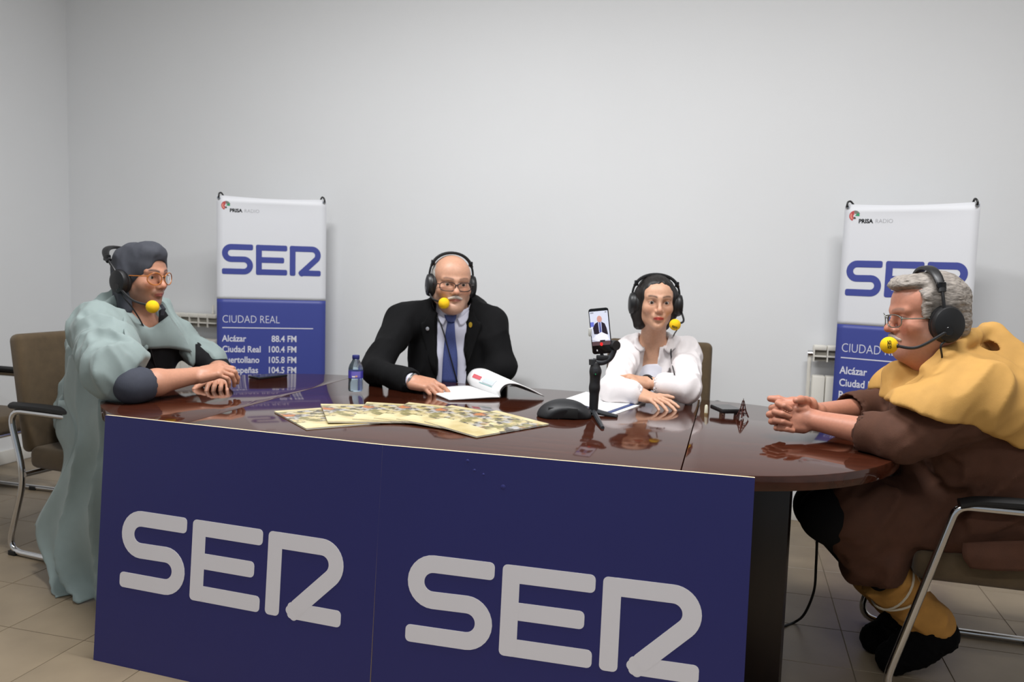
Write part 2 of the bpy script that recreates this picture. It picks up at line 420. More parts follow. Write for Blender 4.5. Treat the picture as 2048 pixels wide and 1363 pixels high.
# ------------------------------------------------------------------ banners
def banner(pl, pr, label):
    pl = np.array(pl); pr = np.array(pr); top = 1.58
    x = pr - pl; x[2] = 0; W = np.linalg.norm(x); x /= W; nrm = np.cross(x, ZX)
    t = thing('banner_stand', label, 'banner', (pl[0], pl[1], 0), 0, 'radio banners on stands')
    T = frame_matrix((0, 0, 0), x, ZX)         # local: x right, y up, z towards the viewer
    nx, ny = 16, 40; vs = []; fs = []; split = top - 0.56
    def sag(s, y):
        k = max(0.0, (y - (top - 0.05)) / 0.05)
        return y - 0.010 * k * math.sin(PI * s)
    ys = sorted(set([0.03 + (top - 0.03) * k / ny for k in range(ny + 1)] + [split]))
    ob = []
    for part, yy, mm in (('banner_sheet', [y for y in ys if y >= split - 1e-6], M_bwhite), ('banner_blue_field', [y for y in ys if y <= split + 1e-6], M_bblue)):
        vs = []; fs = []
        for i in range(nx + 1):
            s = i / nx
            for y in yy:
                z = 0.006 * math.exp(-((y - top) / 0.03) ** 2) * math.sin(PI * s)
                vs.append((s * W, sag(s, y), z))
        n = len(yy)
        for i in range(nx):
            for j in range(n - 1): fs.append((i * n + j, (i + 1) * n + j, (i + 1) * n + j + 1, i * n + j + 1))
        vs = [T @ Vector(v) for v in vs]
        o = mesh_py(part, vs, fs, mm, True, t)
        sm = o.modifiers.new('thickness', 'SOLIDIFY'); sm.thickness = 0.001; sm.offset = -1
        ob.append(o)
    Zp = 0.0006
    k = W / 0.58
    def place(x_, d_): return T @ Matrix.Translation((x_ * k, top - d_, Zp))
    ser_logo(t, T @ Matrix.Translation((0.027 * k, top - 0.425, Zp)) @ Matrix.Diagonal((0.525 * k / 3.22, 0.165, 1, 1)), M_bblue, 0.19)
    text_obj('CIUDAD REAL', 0.060, M_btext, place(0.027, 0.69), t, bold=-0.0008, sx=0.80 * k)
    prism('rule_line', [(0, 0), (0.485 * k, 0), (0.485 * k, 0.005), (0, 0.005)], 0, 0.0005, M_btext, t, T=place(0.028, 0.72))
    for (a, b, d) in (('Alcázar', '88.4 FM', 0.793), ('Ciudad Real', '100.4 FM', 0.852), ('Puertollano', '105.8 FM', 0.911), ('Valdepeñas', '104.5 FM', 0.968)):
        text_obj(a, 0.049, M_btext, place(0.027, d), t, bold=0.0009, sx=0.86 * k)
        text_obj(b, 0.049, M_btext, place(0.425, d), t, bold=0.0009, align='RIGHT', sx=0.86 * k)
    text_obj('PRISA', 0.026, M_blackg, place(0.068, 0.088), t, bold=0.0010, sx=1.0 * k)
    text_obj('RADIO', 0.026, mat('print_grey', C(160, 160, 164), 0.6), place(0.143, 0.088), t, bold=-0.0004, sx=1.0 * k)
    # small round emblem made of curved coloured blades
    for i, (cc, a0, a1, r0, r1) in enumerate(((C(190, 70, 74), 95, 250, 0.006, 0.024), (C(120, 120, 110), 20, 95, 0.010, 0.025), (C(40, 150, 100), -5, 40, 0.003, 0.022), (C(226, 150, 130), 140, 235, 0.013, 0.019), (C(60, 70, 60), 250, 300, 0.004, 0.014))):
        pts = arcp((0, 0), r1, a0, a1, 10) + list(reversed(arcp((0, 0), r0, a0 + 12, a1, 10)))
        prism('emblem_blade', pts, 0.0001 * i, 0.0003 + 0.0001 * i, mat('emblem%d' % i, cc, 0.6), t, T=place(0.048, 0.055))
    # stand: crossed rods behind the sheet, hooks at the corners, feet
    for s in (0, 1):
        hook = [T @ Vector(((0.012 if s == 0 else W - 0.012) + dx, top + dy, dz)) for dx, dy, dz in ((0, -0.016, 0.012), (0.002, -0.004, 0.016), (0.004 * (1 - 2 * s), 0.008, 0.012), (0.012 * (1 - 2 * s), 0.012, 0.0), (0.02 * (1 - 2 * s), 0.0, -0.02))]
        tube('hook', catmull(hook, 5), 0.0045, M_black, t, 8)
        lathe('eyelet', [(0.009, 0), (0.009, 0.002), (0.004, 0.003)], M_chrome, t, 14, T @ Matrix.Translation(((0.012 if s == 0 else W - 0.012), top - 0.014, 0.0022)))
    c = (W / 2, 0.80, -0.10)
    for (ex, ey) in ((0.02, top), (W - 0.02, top), (0.0, 0.02), (W, 0.02)):
        tube('stand_rod', [T @ Vector(c), T @ Vector((ex, ey, -0.02))], 0.005, M_black, t, 8)
    tube('rear_foot', [T @ Vector(c), T @ Vector((W / 2, 0.01, -0.10))], 0.006, M_black, t, 8)
    return t
banner(at(433, 390, 4.50), at(653, 407, 4.62), 'upright radio banner, white over blue, between the caped man and the suited man')
banner(at(1690, 410, 3.90), at(1962, 403, 3.57), 'upright radio banner, white over blue, behind the man in the brown habit')

# ------------------------------------------------------------------ radiators
def radiator(u0, n, ztop, label, depth=0.10):
    t = thing('radiator', label, 'radiator', uv(u0, VB - 0.02, 0), RZ, 'wall radiators')
    w_ = 0.062; hh = 0.62
    for i in range(n):
        bm = bmesh.new(); x = i * w_
        add_box(bm, (x, -0.045, ztop - hh / 2 - 0.075), (w_ / 2 - 0.0014, 0.035, hh / 2 - 0.075), None, 0.006, 2)
        add_box(bm, (x, -0.045, ztop - 0.012), (w_ / 2 - 0.001, 0.033, 0.012), None, 0.006, 2)
        for sx in (-1,): add_box(bm, (x + sx * (w_ / 2 - 0.003), -0.045, ztop - 0.045), (0.003, 0.032, 0.034))
        add_box(bm, (x, -0.072, ztop - 0.052), (w_ / 2 - 0.002, 0.006, 0.004))
        s = bm_obj('section', bm, M_white, t, True)
        box('slot', (x, -0.038, ztop - 0.048), (w_ / 2 - 0.001, 0.027, 0.028), M_slot, s)
    tube('valve', [(-0.03, -0.045, ztop - 0.045), (-0.055, -0.045, ztop - 0.045)], 0.017, M_chrome, t, 12)
    tube('bracket', [(n * w_ * 0.85, -0.03, ztop + 0.0), (n * w_ * 0.85 - 0.01, -0.012, ztop + 0.05)], 0.006, M_white, t, 8)
    tube('pipe', [(-0.045, -0.045, ztop - 0.055), (-0.045, -0.045, 0.25), (-0.045, -0.005, 0.2)], 0.009, M_white, t, 8)
    return t
def u_at(px, py, v):
    r = ray(px, py); q = CAMP + r * (v / (r @ VX)); return q @ UX, q[2]
ua, za = u_at(428, 634, VB - 0.07); radiator(ua - 0.062 * 8.0, 9, 0.905, 'white panel radiator on the wall behind the man in the grey cape')
ua, za = u_at(1640, 697, VB - 0.07); radiator(ua, 9, 0.905, 'white panel radiator on the wall behind the banner beside the brown habit')

# ------------------------------------------------------------------ chairs
def make_chair(label, loc, rz, group='visitor chairs around the table'):
    """faces local +x"""
    t = thing('visitor_chair', label, 'chair', loc, rz, group)
    bm = bmesh.new(); add_box(bm, (0.02, 0, 0.405), (0.245, 0.25, 0.045), None, 0.03, 4)
    bm_obj('seat', bm, M_uph, t, True)
    Rb = Matrix.Rotation(math.radians(-8), 3, 'Y')
    bm = bmesh.new(); add_box(bm, (-0.265, 0, 0.665), (0.035, 0.25, 0.245), Rb, 0.028, 4)
    for v in bm.verts:
        v.co.x -= 0.03 * (1 - (v.co.y / 0.25) ** 2)
    bm_obj('backrest', bm, M_uph, t, True)
    for s in (-1, 1):
        y = 0.285 * s
        pts = [(0.13, y, 0.605), (-0.275, y, 0.605), (-0.20, y, 0.34), (-0.30, y, 0.013), (0.33, y, 0.013), (0.145, y, 0.60)]
        pts = [(0.10, y, 0.605), (-0.285, y, 0.605), (-0.20, y, 0.335), (-0.31, y, 0.0135), (0.34, y, 0.0135), (0.175, y, 0.605)]
        tube('side_frame', fillet(pts, 0.085, 7, closed=True), 0.0125, M_chrome, t, 12, closed=True)
        bm = bmesh.new(); add_tube(bm, catmull([(0.17, y, 0.612), (0.10, y, 0.626), (-0.08, y, 0.63), (-0.255, y, 0.625)], 5), 0.024, 10, flat=(0.6, 1.05))
        bmesh.ops.recalc_face_normals(bm, faces=bm.faces); bm_obj('arm_pad', bm, M_rubber, t, True)
        for x in (-0.27, 0.12): box('glide', (x, y, 0.010), (0.02, 0.0155, 0.0099), M_rubber, t, bevel=0.003)
    tube('seat_bar', [(-0.20, -0.285, 0.345), (-0.20, 0.285, 0.345)], 0.0115, M_chrome, t, 10)
    tube('seat_bar', [(0.235, -0.285, 0.355), (0.235, 0.285, 0.355)], 0.0115, M_chrome, t, 10)
    return t
make_chair('brown upholstered chair with chrome frame under the man in the grey cape', (-1.67, 3.47, 0), math.radians(-22))
make_chair('brown upholstered chair with chrome frame under the man in the brown habit', (1.53, 2.53, 0), math.radians(180 - 16))
make_chair('brown upholstered chair behind the woman in the white shirt', (0.65, 3.70, 0), math.radians(-103))
make_chair('brown upholstered chair behind the man in the black suit', (-0.30, 3.99, 0), math.radians(-98))
make_chair('empty brown chair against the wall, half hidden by the caped man\'s chair', (-2.68, 4.0, 0), math.radians(-15))
# ------------------------------------------------------------------ implicit-surface modelling (bodies, clothes)
def nrm(v): v = np.array(v, float); return v / (np.linalg.norm(v) + 1e-12)
_rng = np.random.RandomState(3); _perm = _rng.permutation(256).astype(np.int32); _grad = _rng.normal(size=(256, 3)); _grad /= np.linalg.norm(_grad, axis=1)[:, None]
_grad = _grad.astype(np.float32)
def noise3(p):
    i = np.floor(p).astype(np.int32); f = (p - i).astype(np.float32); u = f * f * (3 - 2 * f); r = 0
    for dx in (0, 1):
        wx = u[:, 0] if dx else 1 - u[:, 0]
        for dy in (0, 1):
            wy = u[:, 1] if dy else 1 - u[:, 1]
            for dz in (0, 1):
                wz = u[:, 2] if dz else 1 - u[:, 2]
                h = _perm[(_perm[(_perm[(i[:, 0] + dx) & 255] + i[:, 1] + dy) & 255] + i[:, 2] + dz) & 255]
                g_ = _grad[h]
                r = r + wx * wy * wz * (g_[:, 0] * (f[:, 0] - dx) + g_[:, 1] * (f[:, 1] - dy) + g_[:, 2] * (f[:, 2] - dz))
    return r
class Sdf:
    def __init__(s): s.P = []; s.disp = None; s.dm = 0.0
    def _add(s, f, k, sub): s.P.append((f, k, sub)); return s
    def cone(s, a, b, r1, r2=None, k=0.02, sub=False):
        a = np.array(a, np.float32); b = np.array(b, np.float32); r2 = r1 if r2 is None else r2; ab = b - a; L2 = float(ab @ ab) + 1e-12
        def f(p):
            q = p - a; t = np.clip(q @ ab / L2, 0, 1); q = q - t[:, None] * ab
            return np.sqrt((q * q).sum(1)) - (r1 + (r2 - r1) * t)
        return s._add(f, k, sub)
    def ell(s, c, r, R=None, k=0.02, sub=False):
        c = np.array(c, np.float32); r = np.array(r, np.float32); R = None if R is None else np.array(R, np.float32)
        def f(p):
            q = p - c
            if R is not None: q = q @ R
            a = q / r; k0 = np.sqrt((a * a).sum(1)) + 1e-9; b = q / (r * r); k1 = np.sqrt((b * b).sum(1)) + 1e-9
            return k0 * (k0 - 1) / k1
        return s._add(f, k, sub)
    def box(s, c, h, R=None, rd=0.01, k=0.01, sub=False):
        c = np.array(c, np.float32); h = np.array(h, np.float32) - rd; R = None if R is None else np.array(R, np.float32)
        def f(p):
            q = p - c
            if R is not None: q = q @ R
            q = np.abs(q) - h; m = np.maximum(q, 0)
            return np.sqrt((m * m).sum(1)) + np.minimum(q.max(1), 0) - rd
        return s._add(f, k, sub)
    def plane(s, c, n, k=0.005):
        """cut away the side the normal points to"""
        c = np.array(c, np.float32); n = np.array(nrm(n), np.float32)
        def f(p): return -((p - c) @ n)
        return s._add(f, k, True)
    def chain(s, pts, rs, k=0.02):
        for i in range(len(pts) - 1): s.cone(pts[i], pts[i + 1], rs[i], rs[i + 1], k)
        return s
    def ev(s, p, idx=None):
        d = None
        for i in (range(len(s.P)) if idx is None else idx):
            f, k, sub = s.P[i]; e = f(p)
            if d is None:
                d = e if not sub else np.full(len(p), 1.0, np.float32); continue
            if sub:
                hh = np.clip(0.5 - 0.5 * (d + e) / k, 0, 1); d = d + (-e - d) * hh + k * hh * (1 - hh)
            else:
                hh = np.clip(0.5 + 0.5 * (e - d) / k, 0, 1); d = e + (d - e) * hh - k * hh * (1 - hh)
        return d
    def mesh(s, lo, hi, h):
        lo = np.array(lo, float); hi = np.array(hi, float); B = 16
        nb = np.ceil((hi - lo) / (h * B)).astype(int)
        G = np.stack(np.meshgrid(*[np.arange(n) for n in nb], indexing='ij'), -1).reshape(-1, 3)
        bc = (lo + (G + 0.5) * B * h).astype(np.float32); rb = B * h * 0.5 * 1.7321
        D = []; tot = None
        for (f, k, sub) in s.P:
            e = f(bc); D.append(e)
            if not sub: tot = e if tot is None else np.minimum(tot, e - 0.0)
        kmax = max(k for f, k, sub in s.P)
        cand = np.where((tot < rb * 1.15 + s.dm + 0.35 * kmax) & (tot > -rb * 4))[0]
        NN = nb * B + 2; sy = NN[2]; sx = NN[1] * NN[2]
        ar = np.arange(B + 1); off = np.stack(np.meshgrid(ar, ar, ar, indexing='ij'), -1).reshape(-1, 3)
        Vs, Ids, Qs = [], [], []
        CO = [(0, 0, 0), (1, 0, 0), (0, 1, 0), (1, 1, 0), (0, 0, 1), (1, 0, 1), (0, 1, 1), (1, 1, 1)]
        ED = [(0, 1), (2, 3), (4, 5), (6, 7), (0, 2), (1, 3), (4, 6), (5, 7), (0, 4), (1, 5), (2, 6), (3, 7)]
        COa = np.array(CO, np.float32)
        for bi in cand:
            idx = [i for i, (f, k, sub) in enumerate(s.P) if D[i][bi] - rb * 1.2 < k + s.dm + 0.004]
            if not idx or all(s.P[i][2] for i in idx): continue
            base = G[bi] * B
            p = (lo + (base + off) * h).astype(np.float32)
            d = s.ev(p, idx)
            if s.disp is not None and np.abs(d).min() < s.dm * 1.5 + h: d = d + s.disp(p)
            if d.min() > 0 or d.max() < 0: continue
            d = d.reshape(B + 1, B + 1, B + 1); ins = d < 0
            cnt = np.zeros((B, B, B), np.int8)
            for c in CO: cnt += ins[c[0]:c[0] + B, c[1]:c[1] + B, c[2]:c[2] + B]
            ci = np.argwhere((cnt > 0) & (cnt < 8))
            if len(ci) == 0: continue
            cv = np.stack([d[ci[:, 0] + c[0], ci[:, 1] + c[1], ci[:, 2] + c[2]] for c in CO], 1)
            acc = np.zeros((len(ci), 3), np.float32); n_ = np.zeros(len(ci), np.float32)
            for a, b in ED:
                da, db = cv[:, a], cv[:, b]; m_ = (da < 0) != (db < 0); t = np.where(m_, da / np.where(m_, da - db, 1), 0)
                acc += (COa[a] + (COa[b] - COa[a]) * t[:, None]) * m_[:, None]; n_ += m_
            Vs.append(lo + (base + ci + acc / n_[:, None]) * h)
            gi = base + ci + 1; Ids.append(gi[:, 0] * sx + gi[:, 1] * sy + gi[:, 2])
            for ax in range(3):
                sl0 = [slice(0, B)] * 3; sl1 = [slice(0, B)] * 3; sl1[ax] = slice(1, B + 1)
                a = ins[tuple(sl0)]; b = ins[tuple(sl1)]; e = np.argwhere(a != b)
                if len(e) == 0: continue
                flip = a[e[:, 0], e[:, 1], e[:, 2]]
                g_ = base + e + 1; i0 = g_[:, 0] * sx + g_[:, 1] * sy + g_[:, 2]
                st = [sx, sy, 1]; s1 = st[(ax + 1) % 3]; s2 = st[(ax + 2) % 3]
                q = np.stack([i0, i0 - s1, i0 - s1 - s2, i0 - s2], 1)
                q[~flip] = q[~flip][:, ::-1]; Qs.append(q)
        V = np.concatenate(Vs); I = np.concatenate(Ids); Q = np.concatenate(Qs)
        o = np.argsort(I); I = I[o]; V = V[o]
        j = np.searchsorted(I, Q); j[j >= len(I)] = 0; ok = (I[j] == Q).all(1)
        return V.astype(np.float32), j[ok]
def np_mesh(name, V, Q, m, parent=None, col=None, smooth_it=0):
    if smooth_it:
        for _ in range(smooth_it):
            acc = np.zeros_like(V); n_ = np.zeros(len(V), np.float32)
            for a, b in ((0, 1), (1, 2), (2, 3), (3, 0)):
                np.add.at(acc, Q[:, a], V[Q[:, b]]); np.add.at(n_, Q[:, a], 1)
                np.add.at(acc, Q[:, b], V[Q[:, a]]); np.add.at(n_, Q[:, b], 1)
            V = np.where(n_[:, None] > 0, 0.5 * V + 0.5 * acc / np.maximum(n_, 1)[:, None], V)
    me = bpy.data.meshes.new(name); nq = len(Q)
    me.vertices.add(len(V)); me.vertices.foreach_set('co', V.astype(np.float32).ravel())
    me.loops.add(nq * 4); me.loops.foreach_set('vertex_index', Q.astype(np.int32).ravel())
    me.polygons.add(nq); me.polygons.foreach_set('loop_start', np.arange(0, nq * 4, 4, dtype=np.int32))
    try: me.polygons.foreach_set('loop_total', np.full(nq, 4, np.int32))
    except Exception: pass
    me.polygons.foreach_set('use_smooth', np.ones(nq, bool))
    me.update(calc_edges=True); me.validate()
    if col is not None:
        a = me.color_attributes.new('Col', 'FLOAT_COLOR', 'POINT')
        c4 = np.ones((len(V), 4), np.float32); c4[:, :3] = col; a.data.foreach_set('color', c4.ravel())
    o = link(name, me, None, m)
    if parent is not None: wchild(o, parent)
    return o
def join_np(parts):
    V = []; Q = []; n = 0
    for v, q in parts: V.append(v); Q.append(q + n); n += len(v)
    return np.concatenate(V), np.concatenate(Q)
def folds(freq, amp, axis=(0, 0, 1), squeeze=0.35, seed=0.0, fine=0.35):
    """creased cloth: noise stretched along an axis"""
    ax = nrm(axis); Mx = np.eye(3) - (1 - squeeze) * np.outer(ax, ax)
    Mx = Mx.astype(np.float32)
    def f(p):
        q = (p @ Mx) * freq + seed
        n1 = noise3(q); n2 = noise3(q * 2.3 + 11.3)
        return amp * (3.6 * np.abs(n1) - 0.75 + 1.5 * fine * (1.4 * np.abs(n2) - 0.3))
    return f

# ------------------------------------------------------------------ head, hands
class Frame:
    def __init__(s, o, fwd, up, sc=1.0):
        s.o = np.array(o, float); s.y = nrm(fwd); s.z = np.array(up, float); s.z = nrm(s.z - s.y * (s.z @ s.y)); s.x = np.cross(s.y, s.z); s.s = sc
        s.R = np.stack([s.x, s.y, s.z], 1)
    def __call__(s, x, y, z): return s.o + s.R @ (np.array([x, y, z]) * s.s)
    def loc(s, P): return ((P - s.o) @ s.R) / s.s
    def T(s):
        m = Matrix.Identity(4)
        for i in range(3):
            m[i][3] = s.o[i]
            for j in range(3): m[i][j] = s.R[i, j] * s.s
        return m
def azdir(az, el=0.0): a, e = math.radians(az), math.radians(el); return np.array([math.cos(a) * math.cos(e), math.sin(a) * math.cos(e), math.sin(e)])
def head_prims(S, f, jaw=1.0, nose=1.0, cheek=1.0, wide=1.0, brow=1.0, fem=0.0, crown=0.0):
    s = f.s; W = wide
    def E(c, r, k, sub=False): S.ell(f(c[0] * W, c[1], c[2]), (r[0] * s * W, r[1] * s, r[2] * s), f.R, k * s, sub)
    def K(a, b, r1, r2, k, sub=False): S.cone(f(a[0] * W, a[1], a[2]), f(b[0] * W, b[1], b[2]), r1 * s, r2 * s, k * s, sub)
    E((0, -0.014, 0.040 - crown / 2), (0.074, 0.096, 0.084 - crown / 2), 0.02)
    E((0, 0.038, 0.038 - crown / 2), (0.061, 0.050, 0.062 - crown / 2), 0.03)                      # forehead
    E((0, 0.030, -0.042), (0.056 * jaw, 0.055, 0.062), 0.03)               # face
    E((0, 0.050, -0.086), (0.034 * jaw, 0.034, 0.030), 0.03)               # jaw front
    E((0, 0.074, -0.101), (0.017 * jaw, 0.013, 0.014), 0.018)              # chin
    for sx in (-1, 1):
        E((0.047 * sx * jaw, 0.002, -0.058), (0.022, 0.032, 0.030), 0.03)    # jaw angle
        E((0.042 * sx, 0.055, -0.026), (0.023 * cheek, 0.024, 0.022), 0.028)  # cheek
        K((0.010 * sx, 0.090, 0.021), (0.046 * sx, 0.072, 0.023), 0.008 * brow, 0.007 * brow, 0.016)
        E((0.032 * sx, 0.098, 0.000), (0.017, 0.017, 0.011), 0.014, True)  # socket
    K((0, 0.088, 0.012), (0, 0.104, -0.022), 0.0072, 0.0085, 0.014)
    E((0, 0.106 + 0.004 * (nose - 1), -0.031), (0.0115 * nose, 0.012 * nose, 0.010 * nose), 0.010)
    for sx in (-1, 1):
        E((0.0125 * sx * nose, 0.094, -0.036), (0.0085, 0.011, 0.0078), 0.006)
        E((0.007 * sx, 0.103, -0.0445), (0.0035, 0.005, 0.003), 0.003, True)
        K((0.019 * sx, 0.088, -0.041), (0.029 * sx, 0.078, -0.070), 0.002, 0.002, 0.007, True)   # nasolabial crease
    E((0, 0.083, -0.058), (0.026, 0.014, 0.016), 0.012)                    # muzzle
    for sx in (-1, 1):
        K((0.0, 0.0965, -0.0605), (0.021 * sx, 0.083, -0.0655), 0.0050 + 0.0012 * fem, 0.0026, 0.004)
        K((0.0, 0.0955, -0.0700), (0.019 * sx, 0.083, -0.0675), 0.0056 + 0.001 * fem, 0.0028, 0.004)
        K((0.0, 0.1035, -0.0650), (0.023 * sx, 0.088, -0.0668), 0.0018, 0.0014, 0.002, True)
    E((0, 0.092, -0.083), (0.022, 0.008, 0.0055), 0.010, True)             # under lip
    for sx in (-1, 1):
        E((0.032 * sx, 0.0725, 0.001), (0.0150, 0.0140, 0.0135), 0.004)      # lids
        E((0.0325 * sx, 0.0885, 0.0000), (0.0150, 0.0100, 0.0060), 0.0012, True)
        E((0.077 * sx, -0.006, -0.008), (0.009, 0.020, 0.031), 0.006)        # ear
def eyes(f, parent, iris=C(60, 42, 30), wide=1.0, look=(0, 0)):
    for sx in (-1, 1):
        c = np.array([0.0322 * sx * wide, 0.0722, 0.0005]); r = 0.0128; n = 20; vs = []; fs = []; cols = []
        for i in range(n + 1):
            th = PI * i / n
            for k in range(n):
                ph = 2 * PI * k / n
                d = np.array([math.sin(th) * math.cos(ph), math.cos(th), math.sin(th) * math.sin(ph)])
                a = d[0] - look[0], d[2] - look[1]; rr = math.hypot(*a) if d[1] > 0 else 9
                vs.append(f(*(c + d * r)))
                cols.append((0.008, 0.007, 0.006) if rr < 0.22 else (iris[:3] if rr < 0.46 else (0.38, 0.36, 0.345)))
        for i in range(n):
            for k in range(n): fs.append((i * n + k, i * n + (k + 1) % n, (i + 1) * n + (k + 1) % n, (i + 1) * n + k))
        o = mesh_py('eye', vs, fs, mat('eye_surface', (1, 1, 1, 1), 0.15, attr='Col'), True, parent, True)
        a = o.data.color_attributes.new('Col', 'FLOAT_COLOR', 'POINT')
        for i, c_ in enumerate(cols): a.data[i].color = (*c_, 1)
def sstep(a, b, x): t = np.clip((x - a) / (b - a), 0, 1); return t * t * (3 - 2 * t)
def face_color(f, V, skin, lips, brows, stub=0.0, stubc=C(60, 52, 48), red=0.25, brow_w=1.0, wide=1.0, base=None):
    """skin tint of a face: brows, lips, beard shadow, cheeks, darker rings around the eyes, dark line between the lips"""
    P = f.loc(V); x = P[:, 0] / wide; y, z = P[:, 1], P[:, 2]; ax = np.abs(x)
    col = np.tile(np.array(skin[:3], np.float32), (len(V), 1)) if base is None else base
    def mix(c, w):
        nonlocal col
        w = np.clip(w, 0, 1)[:, None]; col = col * (1 - w) + np.array(c[:3]) * w
    near = (np.abs(z) < 0.16) & (y > -0.13) & (ax < 0.11)
    n1 = noise3((P * 60).astype(np.float32)) * 0.5 + 0.5
    front = sstep(0.03, 0.05, y) * near
    mix(np.array(skin[:3]) * np.array([1.12, 0.86, 0.82]), red * front * np.exp(-((ax - 0.042) / 0.018) ** 2 - ((z + 0.030) / 0.02) ** 2))
    mix(np.array(skin[:3]) * np.array([1.12, 0.82, 0.78]), red * 1.2 * front * np.exp(-(ax / 0.014) ** 2 - ((z + 0.032) / 0.012) ** 2))
    if stub > 0:
        w = sstep(0.012, -0.02, z + 0.045 + 0.55 * np.maximum(0, 0.03 - ax) * 0) * front
        jaw = sstep(-0.036, -0.052, z) * sstep(-0.150, -0.115, z) * near * sstep(-0.02, 0.01, y)
        mix(stubc, stub * jaw * (0.7 + 0.5 * n1))
        side = sstep(0.045, 0.058, ax) * sstep(0.02, -0.03, z) * sstep(-0.14, -0.11, z) * near * sstep(-0.03, 0.0, y) * sstep(0.06, 0.03, y)
        mix(stubc, stub * 0.8 * side)
    bz = 0.0235 + 0.005 * np.sin(np.clip((ax - 0.012) / 0.036, 0, 1) * PI * 0.75)
    mix(brows, 0.92 * brow_w * front * np.exp(-((z - bz) / 0.0042) ** 2) * sstep(0.008, 0.014, ax) * sstep(0.054, 0.046, ax) * (0.75 + 0.4 * n1))
    zl = z + 0.0016 * (ax / 0.022) ** 2; lm = np.exp(-(np.maximum(0, np.abs(zl + 0.0652) - 0.0055 * np.sqrt(np.clip(1 - (ax / 0.0235) ** 2, 0, 1))) / 0.0018) ** 2) * sstep(0.0245, 0.021, ax)
    mix(lips, lm * sstep(0.06, 0.07, y) * near)
    mix(np.array(lips[:3]) * 0.25, 0.8 * np.exp(-((zl + 0.0652) / 0.0013) ** 2) * sstep(0.023, 0.019, ax) * sstep(0.06, 0.07, y) * near)
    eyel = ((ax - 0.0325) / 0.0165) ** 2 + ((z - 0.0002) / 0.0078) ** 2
    mix(C(58, 40, 34), 0.75 * np.exp(-((np.sqrt(eyel) - 0.93) / 0.16) ** 2) * (z > -0.001) * front)
    mix(np.array(skin[:3]) * np.array([0.80, 0.68, 0.66]), 0.45 * np.exp(-((np.sqrt(eyel) - 1.35) / 0.40) ** 2) * front)  # darker ring of skin tone around each eye
    return col
def hand_prims(S, f, side=1, curl=(0.3, 0.4, 0.3), spread=0.06, thumb=(0.75, 0.62, -0.18), thumb_bend=0.25, k=0.006, curls=None, fat=1.0, splay=None):
    """f: origin at the wrist, y along the hand, z back of the hand; side=+1 thumb towards +x"""
    s = f.s
    def g(x, y, z): return f(x * side, y, z)
    Rm = f.R
    S.box(g(0.002, 0.048, 0), (0.040 * s * fat, 0.046 * s, 0.0145 * s * fat), Rm, 0.013 * s, 0.012 * s)
    S.cone(g(0, -0.015, 0), g(0, 0.03, 0), 0.024 * s * fat, 0.019 * s * fat, 0.02 * s)
    S.cone(g(0.022, 0.018, -0.008), g(0.030, 0.05, -0.008), 0.016 * s, 0.012 * s, 0.012 * s)
    S.cone(g(-0.026, 0.018, -0.006), g(-0.028, 0.06, -0.004), 0.014 * s, 0.011 * s, 0.012 * s)
    bx = [0.031, 0.0105, -0.0105, -0.0305]; by = [0.088, 0.093, 0.089, 0.080]
    ln = [(0.042, 0.026, 0.020), (0.046, 0.030, 0.021), (0.042, 0.028, 0.020), (0.033, 0.021, 0.018)]
    rr = [0.0092, 0.0094, 0.0090, 0.0078]; tips = []
    for i in range(4):
        c = curls[i] if curls else curl
        p = np.array([bx[i], by[i], 0.0]); a = 0.0; an = (spread * (1.2 - 0.8 * i) if splay is None else splay[i]); r = rr[i] * fat
        S.cone(g(bx[i] * 0.9, 0.06, 0.001), g(*p), 0.0105 * s, r * s * 1.08, 0.006 * s)
        for j in range(3):
            a += c[j]
            d = np.array([math.sin(an) * math.cos(a), math.cos(an) * math.cos(a), -math.sin(a)])
            q = p + d * ln[i][j]
            S.cone(g(*p), g(*q), r * s * (1.04 - 0.08 * j), r * s * (0.98 - 0.09 * j), 0.0035 * s)
            p = q
        tips.append(g(*p))
    p = np.array([0.024, 0.022, -0.006]); d = nrm(thumb); L = (0.043, 0.032, 0.024); r = 0.0125 * fat
    S.cone(g(0.008, 0.03, -0.003), g(*p), 0.015 * s, r * s, 0.012 * s)
    for j in range(3):
        q = p + d * L[j]; S.cone(g(*p), g(*q), r * s * (1.05 - 0.1 * j), r * s * (0.95 - 0.12 * j), 0.006 * s); p = q
        d = nrm(d + np.array([-thumb_bend, thumb_bend * 0.6, -0.15 * thumb_bend]))
    return tips
M_skin = mat('skin', (1, 1, 1, 1), 0.48, attr='Col', noise=0.05, nscale=120, bump=0.08, bscale=350)
M_skin.node_tree.nodes['Principled BSDF'].inputs['Subsurface Weight'].default_value = 0.08
M_skin.node_tree.nodes['Principled BSDF'].inputs['Subsurface Radius'].default_value = (0.008, 0.003, 0.0015)
def skin_body(S, lo, hi, h, parent, colfn):
    V, Q = S.mesh(lo, hi, h)
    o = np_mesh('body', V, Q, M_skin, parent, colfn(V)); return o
def cloth(name, S, lo, hi, h, m, parent, sm=1, col=None):
    V, Q = S.mesh(lo, hi, h); return np_mesh(name, V, Q, m, parent, None, sm)
def noop(*a): pass

